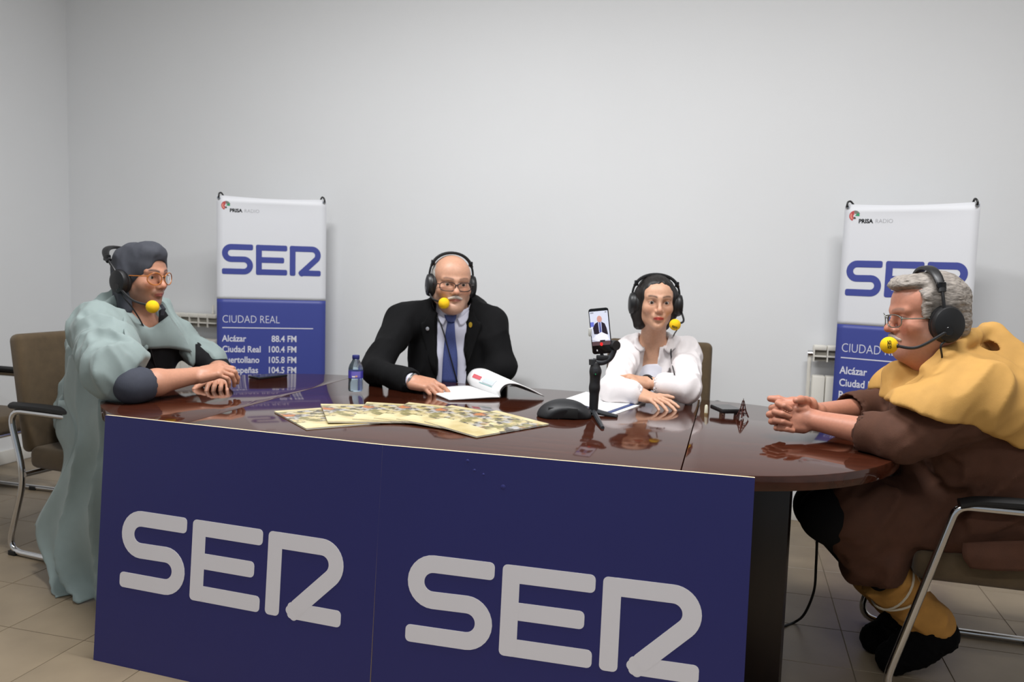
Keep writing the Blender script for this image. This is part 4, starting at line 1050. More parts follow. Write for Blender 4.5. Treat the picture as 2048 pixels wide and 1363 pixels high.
# ------------------------------------------------------------------ the man in the grey cape
def cape_man():
    P = thing('person', 'seated man in a pale grey cape and dark cap, hands folded on the table', 'person', (-1.66, 3.47, 0))
    f = Frame(at(284, 551, 3.22), azdir(-21, -3), (0.03, -0.02, 1), 1.0)
    skin = C(192, 138, 112)
    nb = at(268, 652, 3.27)
    shR, shL = at(205, 668, 3.08), at(345, 680, 3.43)
    elR, wrR = on(266, 772, 0.797), on(394, 750, 0.812)
    elL, wrL = at(436, 738, 3.46), at(441, 757, 3.25)
    hR = Frame(wrR, nrm(on(452, 738, 0.835) - wrR), (-0.05, -0.5, 1), 0.98)
    hL = Frame(wrL, nrm(on(428, 782, 0.760) - wrL), (0.05, 0.1, 1), 0.98)
    B = Sdf(); head_prims(B, f, jaw=1.02, nose=1.06, cheek=0.95, wide=0.98)
    B.cone(f(0, -0.02, -0.06), nb, 0.055, 0.060, 0.03)
    B.cone(shR, shL, 0.05, 0.05, 0.04).cone(nb, (-1.60, 3.42, 0.55), 0.10, 0.12, 0.05)
    for a, b, c in ((shR, elR, wrR), (shL, elL, wrL)): B.cone(a, b, 0.044, 0.042, 0.02).cone(b, b + (c - b) * 0.35, 0.044, 0.045, 0.02).cone(b + (c - b) * 0.35, c, 0.045, 0.029, 0.02)
    hand_prims(B, hR, -1, curls=((0.55, 0.8, 0.4), (0.6, 0.85, 0.4), (0.65, 0.85, 0.4), (0.65, 0.8, 0.4)), thumb=(0.6, 0.75, -0.3), fat=1.05)
    hand_prims(B, hL, 1, curls=((0.25, 0.5, 0.3), (0.28, 0.5, 0.3), (0.30, 0.5, 0.3), (0.32, 0.5, 0.3)), spread=0.10, thumb=(0.85, 0.5, -0.25), fat=1.0)
    def col(V):
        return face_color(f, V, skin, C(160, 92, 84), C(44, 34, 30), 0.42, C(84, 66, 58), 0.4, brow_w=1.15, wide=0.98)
    skin_body(B, (-1.85, 2.65, 0.45), (-0.95, 3.75, 1.36), 0.0034, P, col)
    eyes(f, P, iris=C(70, 60, 44), wide=0.98, look=(0.0, 0))
    # cap with ear flaps
    M_cap = mat('charcoal_cap', C(58, 60, 68), 0.8, noise=0.08, nscale=40, bump=0.2, bscale=500)
    K = Sdf(); K.ell(f(0, -0.014, 0.040), (0.0850, 0.108, 0.088), f.R, 0.02).ell(f(0, 0.030, 0.092), (0.063, 0.066, 0.042), f.R, 0.02)
    for s in (-1, 1): K.cone(f(0.068 * s, -0.020, 0.0), f(0.060 * s, -0.015, -0.13), 0.030, 0.026, 0.03)
    K.cone(f(0, -0.07, 0.02), f(0, -0.065, -0.12), 0.06, 0.055, 0.04)
    K.ell(f(0, 0.085, -0.05), (0.0635, 0.095, 0.118), f.R, 0.008, True)
    K.cone(f(0, 0.02, -0.10), f(0, 0.03, -0.2), 0.055, 0.06, 0.008, True)
    K.disp = folds(16, 0.005, f.z, 0.6, 1.0); K.dm = 0.01
    cloth('cap', K, f.o - 0.2, f.o + 0.2, 0.0042, M_cap, P)
    tube('chin_strap', [f(-0.045, 0.055, -0.11), f(-0.046, 0.068, -0.125), f(-0.045, 0.062, -0.150)], [0.010, 0.013, 0.010], M_cap, P, 8, world=True, flat=(0.35, 1))
    # tunic
    M_tun = mat('black_tunic', C(16, 16, 19), 0.85, noise=0.1, nscale=40, bump=0.2, bscale=500, spec=0.3)
    M_slv = mat('navy_sleeve', C(54, 57, 68), 0.85, noise=0.08, nscale=40, bump=0.2, bscale=500)
    bf = azdir(-25); lean = nrm(nb - np.array([-1.64, 3.45, 0.52])); lx = np.cross(bf, lean); R = np.stack([nrm(lx), np.cross(lean, nrm(lx)), lean], 1)
    T_ = Sdf(); T_.ell((-1.515, 3.335, 0.85), (0.185, 0.120, 0.205), R, 0.03).ell((-1.60, 3.42, 0.62), (0.18, 0.15, 0.22), R, 0.05)
    T_.cone(shR, shL, 0.058, 0.058, 0.05).cone(nb - lean * 0.09, nb - lean * 0.06, 0.088, 0.074, 0.03)
    T_.cone(shL, elL, 0.054, 0.046, 0.03).cone(elL, elL + (wrL - elL) * 0.6, 0.045, 0.042, 0.02)
    T_.cone(nb - lean * 0.01 + bf * 0.02, f(0, 0, -0.05), 0.066, 0.085, 0.006, True)
    T_.disp = folds(12, 0.008, lean, 0.5, 4.0); T_.dm = 0.014; T_.plane((0, 0, 0.47), (0, 0, -1))
    cloth('tunic', T_, (-1.9, 2.9, 0.42), (-0.95, 3.75, 1.2), 0.006, M_tun, P)
    T_.disp = None
    A = Sdf(); A.cone(shR, elR, 0.062, 0.058, 0.03).cone(elR, elR + (wrR - elR) * 0.10, 0.058, 0.057, 0.02)
    e_ = elR + (wrR - elR) * 0.10; dd = nrm(wrR - elR); A.cone(e_ - dd * 0.03, e_ + dd * 0.01, 0.059, 0.059, 0.006).cone(e_ + dd * 0.045, e_ + dd * 0.14, 0.050, 0.060, 0.004, True)
    A.plane((0, 0, TZ), (0, 0, -1), 0.003)
    cloth('sleeve', A, (-1.7, 2.62, 0.65), (-1.1, 3.3, 1.1), 0.005, M_slv, P)
    # cape: mantle over shoulders and back, long fall to the floor
    M_cape = mat('grey_green_cape', C(134, 148, 146), 0.72, noise=0.04, nscale=20, bump=0.2, bscale=600, sheen=0.1)
    Cp = Sdf(); back = -bf * 0.05
    Cp.cone(shR + ZX * 0.012 + back * 0.4, shL + ZX * 0.010 + back * 0.4, 0.078, 0.074, 0.05).ell(np.array([-1.55, 3.36, 0.86]) + back, (0.235, 0.150, 0.27), R, 0.05)
    Cp.ell(np.array([-1.66, 3.46, 0.62]) + back * 0.5, (0.235, 0.19, 0.22), R, 0.06)
    Cp.cone(shR + ZX * 0.01 + back * 0.3, elR + np.array([-0.075, 0.04, 0.05]), 0.092, 0.100, 0.05)
    Cp.cone(shL + ZX * 0.008, shL + (elL - shL) * 0.82 + ZX * 0.012, 0.064, 0.054, 0.04)
    Cp.cone(nb + back * 0.6, nb + back * 0.7 + lean * 0.035, 0.098, 0.092, 0.05)
    Cp.cone(nb + bf * 0.008, f(0, 0.01, -0.06), 0.062, 0.075, 0.008, True)
    Cp.cone(nb + bf * 0.05 - lean * 0.03, at(300, 690, 3.22), 0.045, 0.035, 0.05)
    # open front: wedge from the clasp down, between the two edges seen on the chest
    c0 = hit(Cp, 300, 690, 0.0); vd = nrm(c0 - CAMP); Y0 = c0[1]
    n1 = nrm(np.cross(c0 - at(222, 842, Y0), vd)); n2 = nrm(np.cross(c0 - at(440, 744, Y0), vd)); q0 = at(330, 770, Y0) - c0
    m1 = n1 if n1 @ q0 > 0 else -n1
    m2 = n2 if n2 @ q0 > 0 else -n2
    c0 = c0.astype(np.float32); m1f = m1.astype(np.float32); m2f = m2.astype(np.float32); bff = bf.astype(np.float32); bc = np.array([-1.52, 3.34, 0.85], np.float32)
    def wedge(p):
        q = p - c0; return -np.minimum(np.minimum(q @ m1f, q @ m2f), (p - bc) @ bff + 0.03)
    Cp._add(wedge, 0.006, True)
    Cp.plane((0, 0, 0.48), (0, 0, -1), 0.01)
    Cp.cone((-1.40, 2.9, 0.70), (-0.9, 3.4, 0.70), 0.07, 0.07, 0.01, True)
    fo = folds(9, 0.022, (-0.3, -0.2, 1), 0.32, 7.0, 0.6); Cp.disp = fo; Cp.dm = 0.045
    V, Q = Cp.mesh((-2.05, 2.65, 0.40), (-0.95, 3.85, 1.25), 0.0062)
    cape = np_mesh('cape', V, Q, M_cape, P, None, 1)
    rows = [[(138, 712, 3.12), (172, 690, 3.00), (215, 700, 2.93), (258, 735, 2.86), (278, 745, 2.86)],
            [(128, 790, 3.12), (160, 790, 2.96), (200, 800, 2.86), (232, 815, 2.79), (246, 820, 2.80)],
            [(150, 868, 3.02), (168, 876, 2.93), (196, 886, 2.84), (224, 895, 2.77), (240, 900, 2.80)],
            [(120, 955, 3.06), (146, 960, 2.95), (184, 965, 2.86), (222, 972, 2.79), (242, 975, 2.82)],
            [(72, 1056, 3.10), (112, 1075, 2.97), (160, 1085, 2.88), (222, 1092, 2.81), (246, 1092, 2.84)],
            [(98, 1140, 3.02), (122, 1160, 2.94), (160, 1165, 2.87), (222, 1170, 2.82), (248, 1170, 2.85)],
            [(108, 1188, 2.93), (140, 1205, 2.88), (185, 1199, 2.855), (222, 1212, 2.83), (250, 1205, 2.86)]]
    rows = [[at(*p) for p in r] for r in rows]
    def dsp(G):
        a, b = G.shape[:2]
        uu = np.linspace(0, 1, a)[:, None]; vv = np.linspace(0, 1, b)[None, :]
        ph = 2 * PI * (1.35 * uu + 0.22 * np.sin(3.1 * vv + 1.0) + 0.35 * uu * vv)
        amp = 0.010 + 0.034 * vv
        w = np.sin(PI * np.clip(uu * 1.02, 0, 1)) ** 0.5
        d = amp * w * (1.0 - 2.0 * np.abs(np.sin(ph)) ** 0.7) + 0.012 * np.sin(2 * PI * (1.7 * uu + 2.3 * vv)) * w
        G = G.copy(); dirn = nrm((-0.25, -1, 0)); G += d[..., None] * dirn
        G[..., 2] = np.maximum(G[..., 2], 0.004); return G
    U_ = Sdf(); U_.P = T_.P + Cp.P[:6]
    patch('cape_collar', U_, [[(250, 612), (272, 634), (298, 655), (322, 642), (338, 630)], [(247, 648), (270, 662), (298, 675), (332, 668), (366, 670)], [(252, 682), (274, 691), (299, 697), (338, 696), (384, 704)]], M_cape, P, 0.012, 0.004)
    fall = loft('cape_fall', rows, M_cape, P, 14, 9, 0.004, dsp)
    # second, shorter fold hanging behind, next to the chair
    rows = [[(118, 800, 3.22), (140, 800, 3.15), (165, 805, 3.08)], [(112, 862, 3.24), (135, 870, 3.14), (160, 872, 3.05)], [(128, 905, 3.20), (140, 900, 3.12), (165, 900, 3.05)],
            [(118, 960, 3.16), (135, 965, 3.1), (160, 965, 3.02)], [(84, 1020, 3.18), (108, 1040, 3.1), (140, 1045, 3.02)], [(70, 1050, 3.17), (96, 1085, 3.08), (130, 1085, 3.0)]]
    loft('cape_fall', [[at(*p) for p in r] for r in rows], M_cape, P, 8, 6, 0.004)
    # trousers and shoes
    Tr = Sdf(); hip = np.array([-1.66, 3.46, 0.53]); fx = azdir(-22); lf = np.array([-fx[1], fx[0], 0])
    for s in (-1, 1):
        kn = hip + fx * 0.42 + lf * 0.10 * s + ZX * 0.0; an = hip + fx * 0.40 + lf * 0.10 * s; an[2] = 0.10
        Tr.cone(hip + lf * 0.09 * s, kn, 0.085, 0.064, 0.04).cone(kn, an, 0.06, 0.048, 0.03)
    Tr.ell(hip, (0.16, 0.16, 0.10), None, 0.05)
    cloth('trousers', Tr, (-1.95, 3.0, 0.0), (-1.05, 3.8, 0.75), 0.009, M_tun, P)
    for s in (-1, 1):
        c = hip + fx * 0.40 + lf * 0.10 * s; c[2] = 0.045; Sx = Sdf(); Sx.cone(c, c + fx * 0.16 - ZX * 0.01, 0.042, 0.035, 0.02).cone(c, c + ZX * 0.06, 0.042, 0.042, 0.02).plane((0, 0, 0.002), (0, 0, -1), 0.002)
        cloth('shoe', Sx, c - 0.15, c + np.array([0.3, 0.15, 0.15]), 0.007, M_blackg, P)
    wf = Frame(wrR + hR.y * 0.0, hR.y, hR.z)
    tube('wristband', [wf(0.031 * math.cos(2 * PI * k / 24), 0.0, 0.028 * math.sin(2 * PI * k / 24)) for k in range(24)], 0.003, M_rubber, P, 8, closed=True, world=True)
    headset(f, 'black headset with yellow foam microphone on the man in the grey cape', 1, f.loc(at(305, 613, 3.12)), cups_c=0.094, band_top=0.10, tilt=-0.13, band_y=-0.015, cup_r=0.040, cup_z=-0.022, cup_y=-0.012,
            cable=[f(0.10, 0.0, -0.07), at(268, 620, 3.12), hit(T_, 288, 655, 0.02), hit(T_, 299, 690, 0.012), hit(T_, 307, 720, 0.008), hit(T_, 314, 742, 0.006)])
    eyeglasses(f, 'round amber-framed glasses on the man in the grey cape', mat('amber_rim', C(168, 100, 40), 0.25), 'round', 0.026, 0.023, 0.107, -0.004, rim=0.0021, wide=1.05)
cape_man()

# ------------------------------------------------------------------ the man in the brown habit
def habit_man():
    P = thing('person', 'seated man in a brown habit with a mustard hood, hands clasped on the table', 'person', (1.52, 2.56, 0))
    f = Frame(at(1850, 631, 2.45), azdir(177, -6), (-0.06, 0, 1), 1.0)
    skin = C(188, 128, 104)
    nb = at(1908, 742, 2.51)
    shL, shR = at(1940, 800, 2.34), at(1885, 768, 2.74)
    elL, wrL = on(1800, 876, 0.795), on(1618, 838, 0.805)
    elR, wrR = on(1765, 816, 0.800), on(1632, 824, 0.812)
    tgt = on(1560, 830, 0.815)
    hl = Frame(wrL, nrm(tgt + np.array([0, -0.010, -0.002]) - wrL), (-0.25, -1, 0.35), 1.02)
    hr = Frame(wrR + np.array([-0.022, -0.030, 0.008]), nrm(tgt + np.array([-0.012, 0.024, 0.010]) - (wrR + np.array([-0.022, -0.030, 0.008]))), (0.35, 1, 0.3), 1.02)
    B = Sdf(); head_prims(B, f, jaw=1.16, nose=1.15, cheek=1.1, wide=1.05, brow=1.1)
    B.cone(f(0, -0.025, -0.05), nb + np.array([0.01, 0, 0]), 0.074, 0.088, 0.04)
    B.cone(f(0, 0.045, -0.098), f(0, -0.02, -0.140), 0.040, 0.055, 0.04)
    B.cone(shR - ZX * 0.03, shL - ZX * 0.03, 0.055, 0.055, 0.04).cone(nb + np.array([0.03, 0, -0.08]), (1.48, 2.56, 0.6), 0.11, 0.17, 0.05)
    for a, b, c in ((shR, elR, wrR), (shL, elL, wrL)): B.cone(a, b, 0.052, 0.046, 0.03).cone(b, c, 0.047, 0.029, 0.02)
    hand_prims(B, hl, 1, curls=((1.3, 1.35, 0.4), (1.3, 1.35, 0.4), (1.3, 1.35, 0.4), (1.3, 1.35, 0.4)), thumb=(0.55, 0.8, -0.25), spread=0.02, fat=1.12, k=0.004)
    hand_prims(B, hr, -1, curls=((1.5, 1.6, 0.8), (1.5, 1.6, 0.8), (1.5, 1.6, 0.8), (1.5, 1.6, 0.8)), thumb=(0.6, 0.8, -0.35), spread=0.02, fat=1.12, k=0.004)
    yk = float(tgt[1])
    for (x0, y0, x1, y1, r_) in ((1556, 806, 1580, 818, 0.0098), (1550, 823, 1579, 832, 0.0100), (1551, 840, 1580, 847, 0.0098), (1560, 856, 1586, 861, 0.0088)):
        B.cone(at(x0 + 4, y0, yk + 0.035), at(x0, y0, yk - 0.012), r_, r_, 0.004).cone(at(x0, y0, yk - 0.012), at((x0 + x1) / 2, (y0 + y1) / 2 - 1, yk - 0.036), r_, r_ * 0.97, 0.003).cone(at((x0 + x1) / 2, (y0 + y1) / 2 - 1, yk - 0.036), at(x1, y1, yk - 0.034), r_ * 0.97, r_ * 0.85, 0.003)
    def col(V):
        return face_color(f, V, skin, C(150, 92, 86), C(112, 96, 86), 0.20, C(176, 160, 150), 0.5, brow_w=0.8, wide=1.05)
    skin_body(B, (0.70, 2.05, 0.5), (1.80, 3.0, 1.36), 0.0034, P, col)
    eyes(f, P, wide=1.05)
    # hair: wavy grey, swept back
    Hh = Sdf(); Hh.ell(f(0, -0.026, 0.040), (0.086, 0.104, 0.092), f.R, 0.02)
    Hh.ell(f(0, 0.050, 0.098), (0.062, 0.050, 0.026), f.R, 0.02).ell(f(0, -0.080, -0.030), (0.070, 0.042, 0.055), f.R, 0.03)
    for s in (-1, 1): Hh.cone(f(0.074 * s, 0.030, 0.060), f(0.078 * s, 0.030, 0.005), 0.016, 0.012, 0.02)
    Hh.box(f(0, 0.105, 0.0), (0.12, 0.062, 0.078), f.R, 0.02, 0.012, True)
    for s in (-1, 1): Hh.ell(f(0.062 * s, 0.085, 0.055), (0.05, 0.048, 0.036), f.R, 0.012, True)
    Hh.box(f(0, 0.075, -0.09), (0.12, 0.095, 0.085), f.R, 0.02, 0.015, True)
    Hh.cone(f(-0.1, 0.015, -0.075), f(0.1, 0.015, -0.075), 0.055, 0.055, 0.01, True)
    def hd(p):
        q = f.loc(p); a = (q * np.array([40, 22, 70]) + 3).astype(np.float32); b = (q * np.array([150, 60, 220])).astype(np.float32)
        return 0.006 * noise3(a) + 0.004 * noise3(b)
    Hh.disp = hd; Hh.dm = 0.008
    cloth('hair', Hh, f.o - 0.2, f.o + 0.2, 0.0034, mat('salt_hair', C(140, 132, 124), 0.6, noise=0.45, nscale=110, bump=0.8, bscale=160, stretch=(0.5, 1, 1.6)), P)
    Ms = Sdf()
    for s in (-1, 1): Ms.cone(f(0.003 * s, 0.100, -0.0515), f(0.030 * s, 0.086, -0.064), 0.0072, 0.0052, 0.004)
    Ms.disp = lambda p: 0.0015 * noise3(p * 240); Ms.dm = 0.002
    cloth('mustache', Ms, f.o - 0.15, f.o + 0.15, 0.002, mat('grey_mustache', C(176, 162, 150), 0.8, noise=0.3, nscale=300), P)
    # habit
    M_hab = mat('brown_habit', C(78, 45, 28), 0.85, noise=0.08, nscale=30, bump=0.25, bscale=400)
    M_must = mat('mustard_cloth', C(192, 146, 76), 0.8, noise=0.04, nscale=30, bump=0.2, bscale=500)
    Hb = Sdf(); Hb.ell((1.44, 2.54, 0.76), (0.235, 0.26, 0.26), None, 0.04).ell((1.50, 2.56, 0.56), (0.25, 0.27, 0.20), None, 0.06)
    Hb.cone(shR, shL, 0.085, 0.085, 0.06)
    cL = elL + (wrL - elL) * 0.26; cR = elR + (wrR - elR) * 0.42
    Hb.cone(shL, elL, 0.095, 0.068, 0.05).cone(elL, cL, 0.066, 0.062, 0.03).cone(shR, elR, 0.095, 0.068, 0.05).cone(elR, cR, 0.066, 0.060, 0.03)
    for c, a in ((cL, nrm(wrL - elL)), (cR, nrm(wrR - elR))):
        Hb.cone(c - a * 0.03, c + a * 0.012, 0.061, 0.062, 0.008).cone(c + a * 0.016, c + a * 0.12, 0.050, 0.054, 0.004, True)
    tc = uv(TU1, TV, 0)
    # skirt over the thighs
    kL, kR = at(1672, 1020, 2.46), at(1655, 1005, 2.80)
    Hb.cone((1.52, 2.45, 0.52), kL + np.array([0.03, 0, 0.0]), 0.125, 0.088, 0.05).cone((1.52, 2.70, 0.52), kR + np.array([0.03, 0, 0.0]), 0.125, 0.088, 0.05)
    Hb.cone(kL + np.array([0.05, 0, -0.02]), at(1745, 1115, 2.46), 0.100, 0.092, 0.05)
    Hb.cone((1.70, 2.36, 0.50), (1.60, 2.33, 0.43), 0.05, 0.05, 0.05)
    _hf = folds(10, 0.018, (0.6, 0.1, 0.6), 0.4, 3.0, 0.5); _c1, _c2 = cL.astype(np.float32), cR.astype(np.float32)
    Hb.disp = lambda p: _hf(p) * np.clip((np.minimum(np.linalg.norm(p - _c1, axis=1), np.linalg.norm(p - _c2, axis=1)) - 0.055) / 0.08, 0.12, 1); Hb.dm = 0.04
    # keep clear of the table slab
    Hb.box((tc[0], tc[1], TZ - 0.02), (0.66, 0.66, 0.021), None, 0.002, 0.004, True) if False else None
    def slab(p):
        q = p[:, :2] - np.array(tc[:2], np.float32); r = np.sqrt((q * q).sum(1)) - (TR_ + 0.004)
        u_ = q @ np.array(UX[:2], np.float32); r = np.where(u_ > 0, r, np.abs(q @ np.array(VX[:2], np.float32)) - TR_)
        return np.maximum(r, np.abs(p[:, 2] - (TZ - 0.02)) - 0.021)
    Hb._add(slab, 0.006, True)
    cloth('habit', Hb, (0.75, 1.95, 0.20), (1.95, 3.15, 1.1), 0.0075, M_hab, P)
    Hb.disp = None
    tb = loft('habit_tail', [[at(1925, 1085, 2.30), at(1980, 1082, 2.28), at(2060, 1080, 2.25)], [at(1925, 1112, 2.29), at(1985, 1112, 2.27), at(2060, 1110, 2.25)], [at(1940, 1135, 2.29), at(1990, 1140, 2.27), at(2060, 1142, 2.25)]], M_hab, P, 5, 5, 0.004)
    # mustard capelet with hood
    Cp = Sdf(); Cp.cone(shR + ZX * 0.015, shL + ZX * 0.015, 0.105, 0.105, 0.06)
    Cp.cone(nb + np.array([-0.01, 0, -0.04]), nb + np.array([0.0, 0, -0.015]), 0.130, 0.098, 0.05)
    Cp.cone(shL, shL + (elL - shL) * 0.7 + np.array([0.0, 0.0, 0.02]), 0.120, 0.105, 0.05).cone(shR, shR + (elR - shR) * 0.7 + ZX * 0.02, 0.115, 0.10, 0.05)
    Cp.ell((1.45, 2.54, 0.83), (0.250, 0.275, 0.22), None, 0.06)
    Cp.cone(at(1800, 752, 2.50), at(1800, 800, 2.48), 0.050, 0.055, 0.05)
    # hood: thick roll behind the neck and a sack on the back
    Cp.cone(at(1985, 712, 2.50), at(2045, 775, 2.42), 0.060, 0.080, 0.05)
    Cp.cone(nb + np.array([-0.02, 0, 0.0]), f(0, -0.01, -0.02), 0.090, 0.110, 0.010, True)
    Cp.ell(nb + np.array([0.065, 0.01, 0.060]), (0.085, 0.095, 0.055), None, 0.012, True)
    hood = [at(1850, 738, 2.37), at(1892, 712, 2.36), at(1935, 678, 2.42), at(1980, 660, 2.54), at(1965, 660, 2.66), at(1915, 685, 2.70)]
    Cp.chain(hood, [0.014, 0.016, 0.016, 0.016, 0.016, 0.015], 0.015)
    Cp.cone(at(1993, 672, 2.52), at(2032, 745, 2.46), 0.024, 0.06, 0.03)
    Cp.cone(at(1988, 672, 2.56), at(2000, 725, 2.58), 0.022, 0.05, 0.02).cone(at(1965, 672, 2.68), at(1968, 735, 2.68), 0.022, 0.05, 0.02).cone(at(1920, 690, 2.72), at(1925, 740, 2.74), 0.02, 0.05, 0.02)
    Cp.cone(at(1838, 742, 2.36), at(1826, 800, 2.30), 0.012, 0.022, 0.01, True)
    A_, B_, C_ = at(1832, 816, 2.30), at(2030, 888, 2.20), at(1772, 790, 2.50)
    hn = nrm(np.cross(B_ - A_, C_ - A_)); hn = hn if hn[2] < 0 else -hn
    Cp.plane(A_, hn, 0.006)
    Cp.disp = folds(9, 0.013, (0.5, 0.2, 0.8), 0.4, 9.0); Cp.dm = 0.03
    V, Q = Cp.mesh((0.95, 2.0, 0.70), (1.95, 3.15, 1.25), 0.0055)
    np_mesh('hood_cape', V, Q, M_must, P, None, 1)
    # legs in black, gaiters with cord, furry shoes
    M_blk = mat('black_breeches', C(10, 10, 12), 0.9, spec=0.2)
    Lg = Sdf()
    kb, kr = at(1655, 1030, 2.44), at(1640, 1012, 2.80)
    anL, anR = at(1835, 1222, 2.50), at(1800, 1215, 2.78)
    Lg.cone((1.5, 2.47, 0.5), kb, 0.06, 0.080, 0.02).cone(kb, kb + (anL - kb) * 0.4, 0.078, 0.055, 0.02).cone(kb + (anL - kb) * 0.4, anL, 0.055, 0.052, 0.02).cone((1.5, 2.68, 0.5), kr, 0.06, 0.085, 0.02).cone(kr, anR, 0.080, 0.055, 0.03)
    cloth('breeches', Lg, (0.70, 2.1, 0.05), (1.75, 3.1, 0.75), 0.008, M_blk, P)
    for i, (k_, a_, toe) in enumerate(((kb, anL, on(1785, 1325, 0.03)), (kr, anR, on(1752, 1285, 0.03)))):
        G_ = Sdf(); d = nrm(a_ - k_); g0 = k_ + (a_ - k_) * 0.60
        G_.cone(g0, a_ + d * 0.01, 0.078, 0.058, 0.02).cone(a_, a_ + np.array([0.05, -0.01, -0.03]), 0.058, 0.056, 0.03)
        G_.disp = folds(18, 0.008, np.cross(d, (0, 1, 0)), 0.5, 2.0 + i); G_.dm = 0.014
        G_.plane(g0 + d * 0.015, -d, 0.004)
        g_ = cloth('gaiter', G_, np.minimum(g0, a_) - 0.15, np.maximum(g0, a_) + 0.18, 0.006, mat('ochre_gaiter', C(176, 126, 58), 0.85, noise=0.08, nscale=30), P)
        if i == 0:
            fr = Frame(g0 + d * 0.05, d, (0, -1, 0))
            for off_, tl in ((0.0, 0.25), (0.035, -0.25)):
                tube('cord', [fr(0.082 * math.cos(2 * PI * k / 28), off_ + tl * 0.08 * math.cos(2 * PI * k / 28), 0.082 * math.sin(2 * PI * k / 28)) for k in range(28)], 0.0035, mat('white_cord', C(200, 188, 166), 0.8), P, 6, closed=True, world=True)
        Sx = Sdf(); heel = a_ + np.array([0.07, 0, -0.07]); toe = np.array(toe); toe[2] = 0.045; heel[2] = max(heel[2], 0.07)
        Sx.cone(heel, toe, 0.062, 0.052, 0.03).cone(a_ + np.array([0.02, 0, -0.03]), (heel + toe) / 2, 0.062, 0.060, 0.03)
        Sx.plane((0, 0, 0.003), (0, 0, -1), 0.003)
        Sx.disp = lambda p: 0.006 * noise3(p * 70) + 0.004 * noise3(p * 150); Sx.dm = 0.012
        cloth('furry_shoe', Sx, np.minimum(heel, toe) - 0.12, np.maximum(heel, toe) + 0.14, 0.005, mat('black_fur', C(9, 9, 10), 0.95, spec=0.1), P)
    t, ball = headset(f, 'black headset with yellow foam microphone on the man in the brown habit', -1, f.loc(at(1778, 690, 2.355)), cups_c=0.096, band_top=0.142, cup_r=0.046, cup_z=-0.020, cup_y=-0.020, band_y=-0.008,
            boom_mid=f.loc(at(1835, 694, 2.30)), cable=[f(-0.10, -0.02, -0.065), at(1882, 690, 2.33), at(1884, 715, 2.34), at(1880, 745, 2.38)])
    mc = at(1778, 690, 2.355); ball_logo(f, mc, 0.0243, CAMP - mc + np.array([0.1, 0, 0.25]), (0.12, 0, -1), 0.026, t)
    eyeglasses(f, 'thin metal-framed glasses on the man in the brown habit', mat('pewter_rim', C(120, 124, 118), 0.3, metal=0.7), 'rect', 0.025, 0.0185, 0.112, -0.006, rim=0.0015, wide=1.06)
    tag(tube('audio_cable', catmull([at(1634, 1082, 2.62), at(1632, 1130, 2.66), at(1628, 1180, 2.72), at(1610, 1225, 2.80), on(1590, 1243, 0.006), on(1560, 1254, 0.006)], 8), 0.0045, M_rubber, None, 8), 'thin black cable hanging to the floor beside the table leg', 'cable')
habit_man()
# ------------------------------------------------------------------ things on the table
def cover_mat(i):
    n = 'brochure_cover%d' % i
    M = bpy.data.materials.new(n); M.use_nodes = True; nt = M.node_tree; L = nt.links; b = nt.nodes['Principled BSDF']; b.inputs['Roughness'].default_value = 0.38
    tc = nt.nodes.new('ShaderNodeTexCoord'); mp = nt.nodes.new('ShaderNodeMapping'); mp.inputs['Location'].default_value = (i * 0.13, i * 0.07, 0); L.new(tc.outputs['Object'], mp.inputs[0])
    def noise(scale, det=4):
        x = nt.nodes.new('ShaderNodeTexNoise'); x.inputs['Scale'].default_value = scale; x.inputs['Detail'].default_value = det; L.new(mp.outputs[0], x.inputs['Vector']); return x
    r1 = nt.nodes.new('ShaderNodeValToRGB'); e = r1.color_ramp.elements
    e[0].position = 0.34; e[0].color = C(182, 162, 106); e[1].position = 0.62; e[1].color = C(212, 200, 158); L.new(noise(9).outputs['Fac'], r1.inputs[0])
    prev = r1.outputs[0]
    sep = nt.nodes.new('ShaderNodeSeparateXYZ'); L.new(tc.outputs['Object'], sep.inputs[0])
    for (sc, th, cc, w0) in ((13, 0.53, C(170, 168, 166), 1), (30, 0.55, C(84, 80, 72), 1), (11, 0.61, C(186, 110, 56), 1), (22, 0.56, C(132, 124, 78), 1)):
        nn_ = noise(sc, 3); rp = nt.nodes.new('ShaderNodeMapRange'); rp.inputs['From Min'].default_value = th - 0.06; rp.inputs['From Max'].default_value = th + 0.03; L.new(nn_.outputs['Fac'], rp.inputs['Value'])
        band = nt.nodes.new('ShaderNodeMath'); band.operation = 'COMPARE'; band.inputs[1].default_value = 0.19; band.inputs[2].default_value = 0.10; L.new(sep.outputs['Y'], band.inputs[0])
        mu = nt.nodes.new('ShaderNodeMath'); mu.operation = 'MULTIPLY'; L.new(rp.outputs[0], mu.inputs[0]); L.new(band.outputs[0], mu.inputs[1])
        mx = nt.nodes.new('ShaderNodeMix'); mx.data_type = 'RGBA'; L.new(mu.outputs[0], mx.inputs['Factor']); L.new(prev, mx.inputs['A']); mx.inputs['B'].default_value = cc; prev = mx.outputs['Result']
    L.new(prev, b.inputs['Base Color']); return M
bl = [('lowest of the fan, its left edge free', -0.507, 2.498, 123), ('second from the bottom of the fan', -0.445, 2.540, 107), ('third from the bottom of the fan', -0.375, 2.562, 92),
      ('third from the top of the fan', -0.315, 2.558, 77), ('second from the top of the fan', -0.255, 2.525, 61), ('topmost of the fan, its cover fully in view', -0.182, 2.472, 46)]
cov = cover_mat(0)
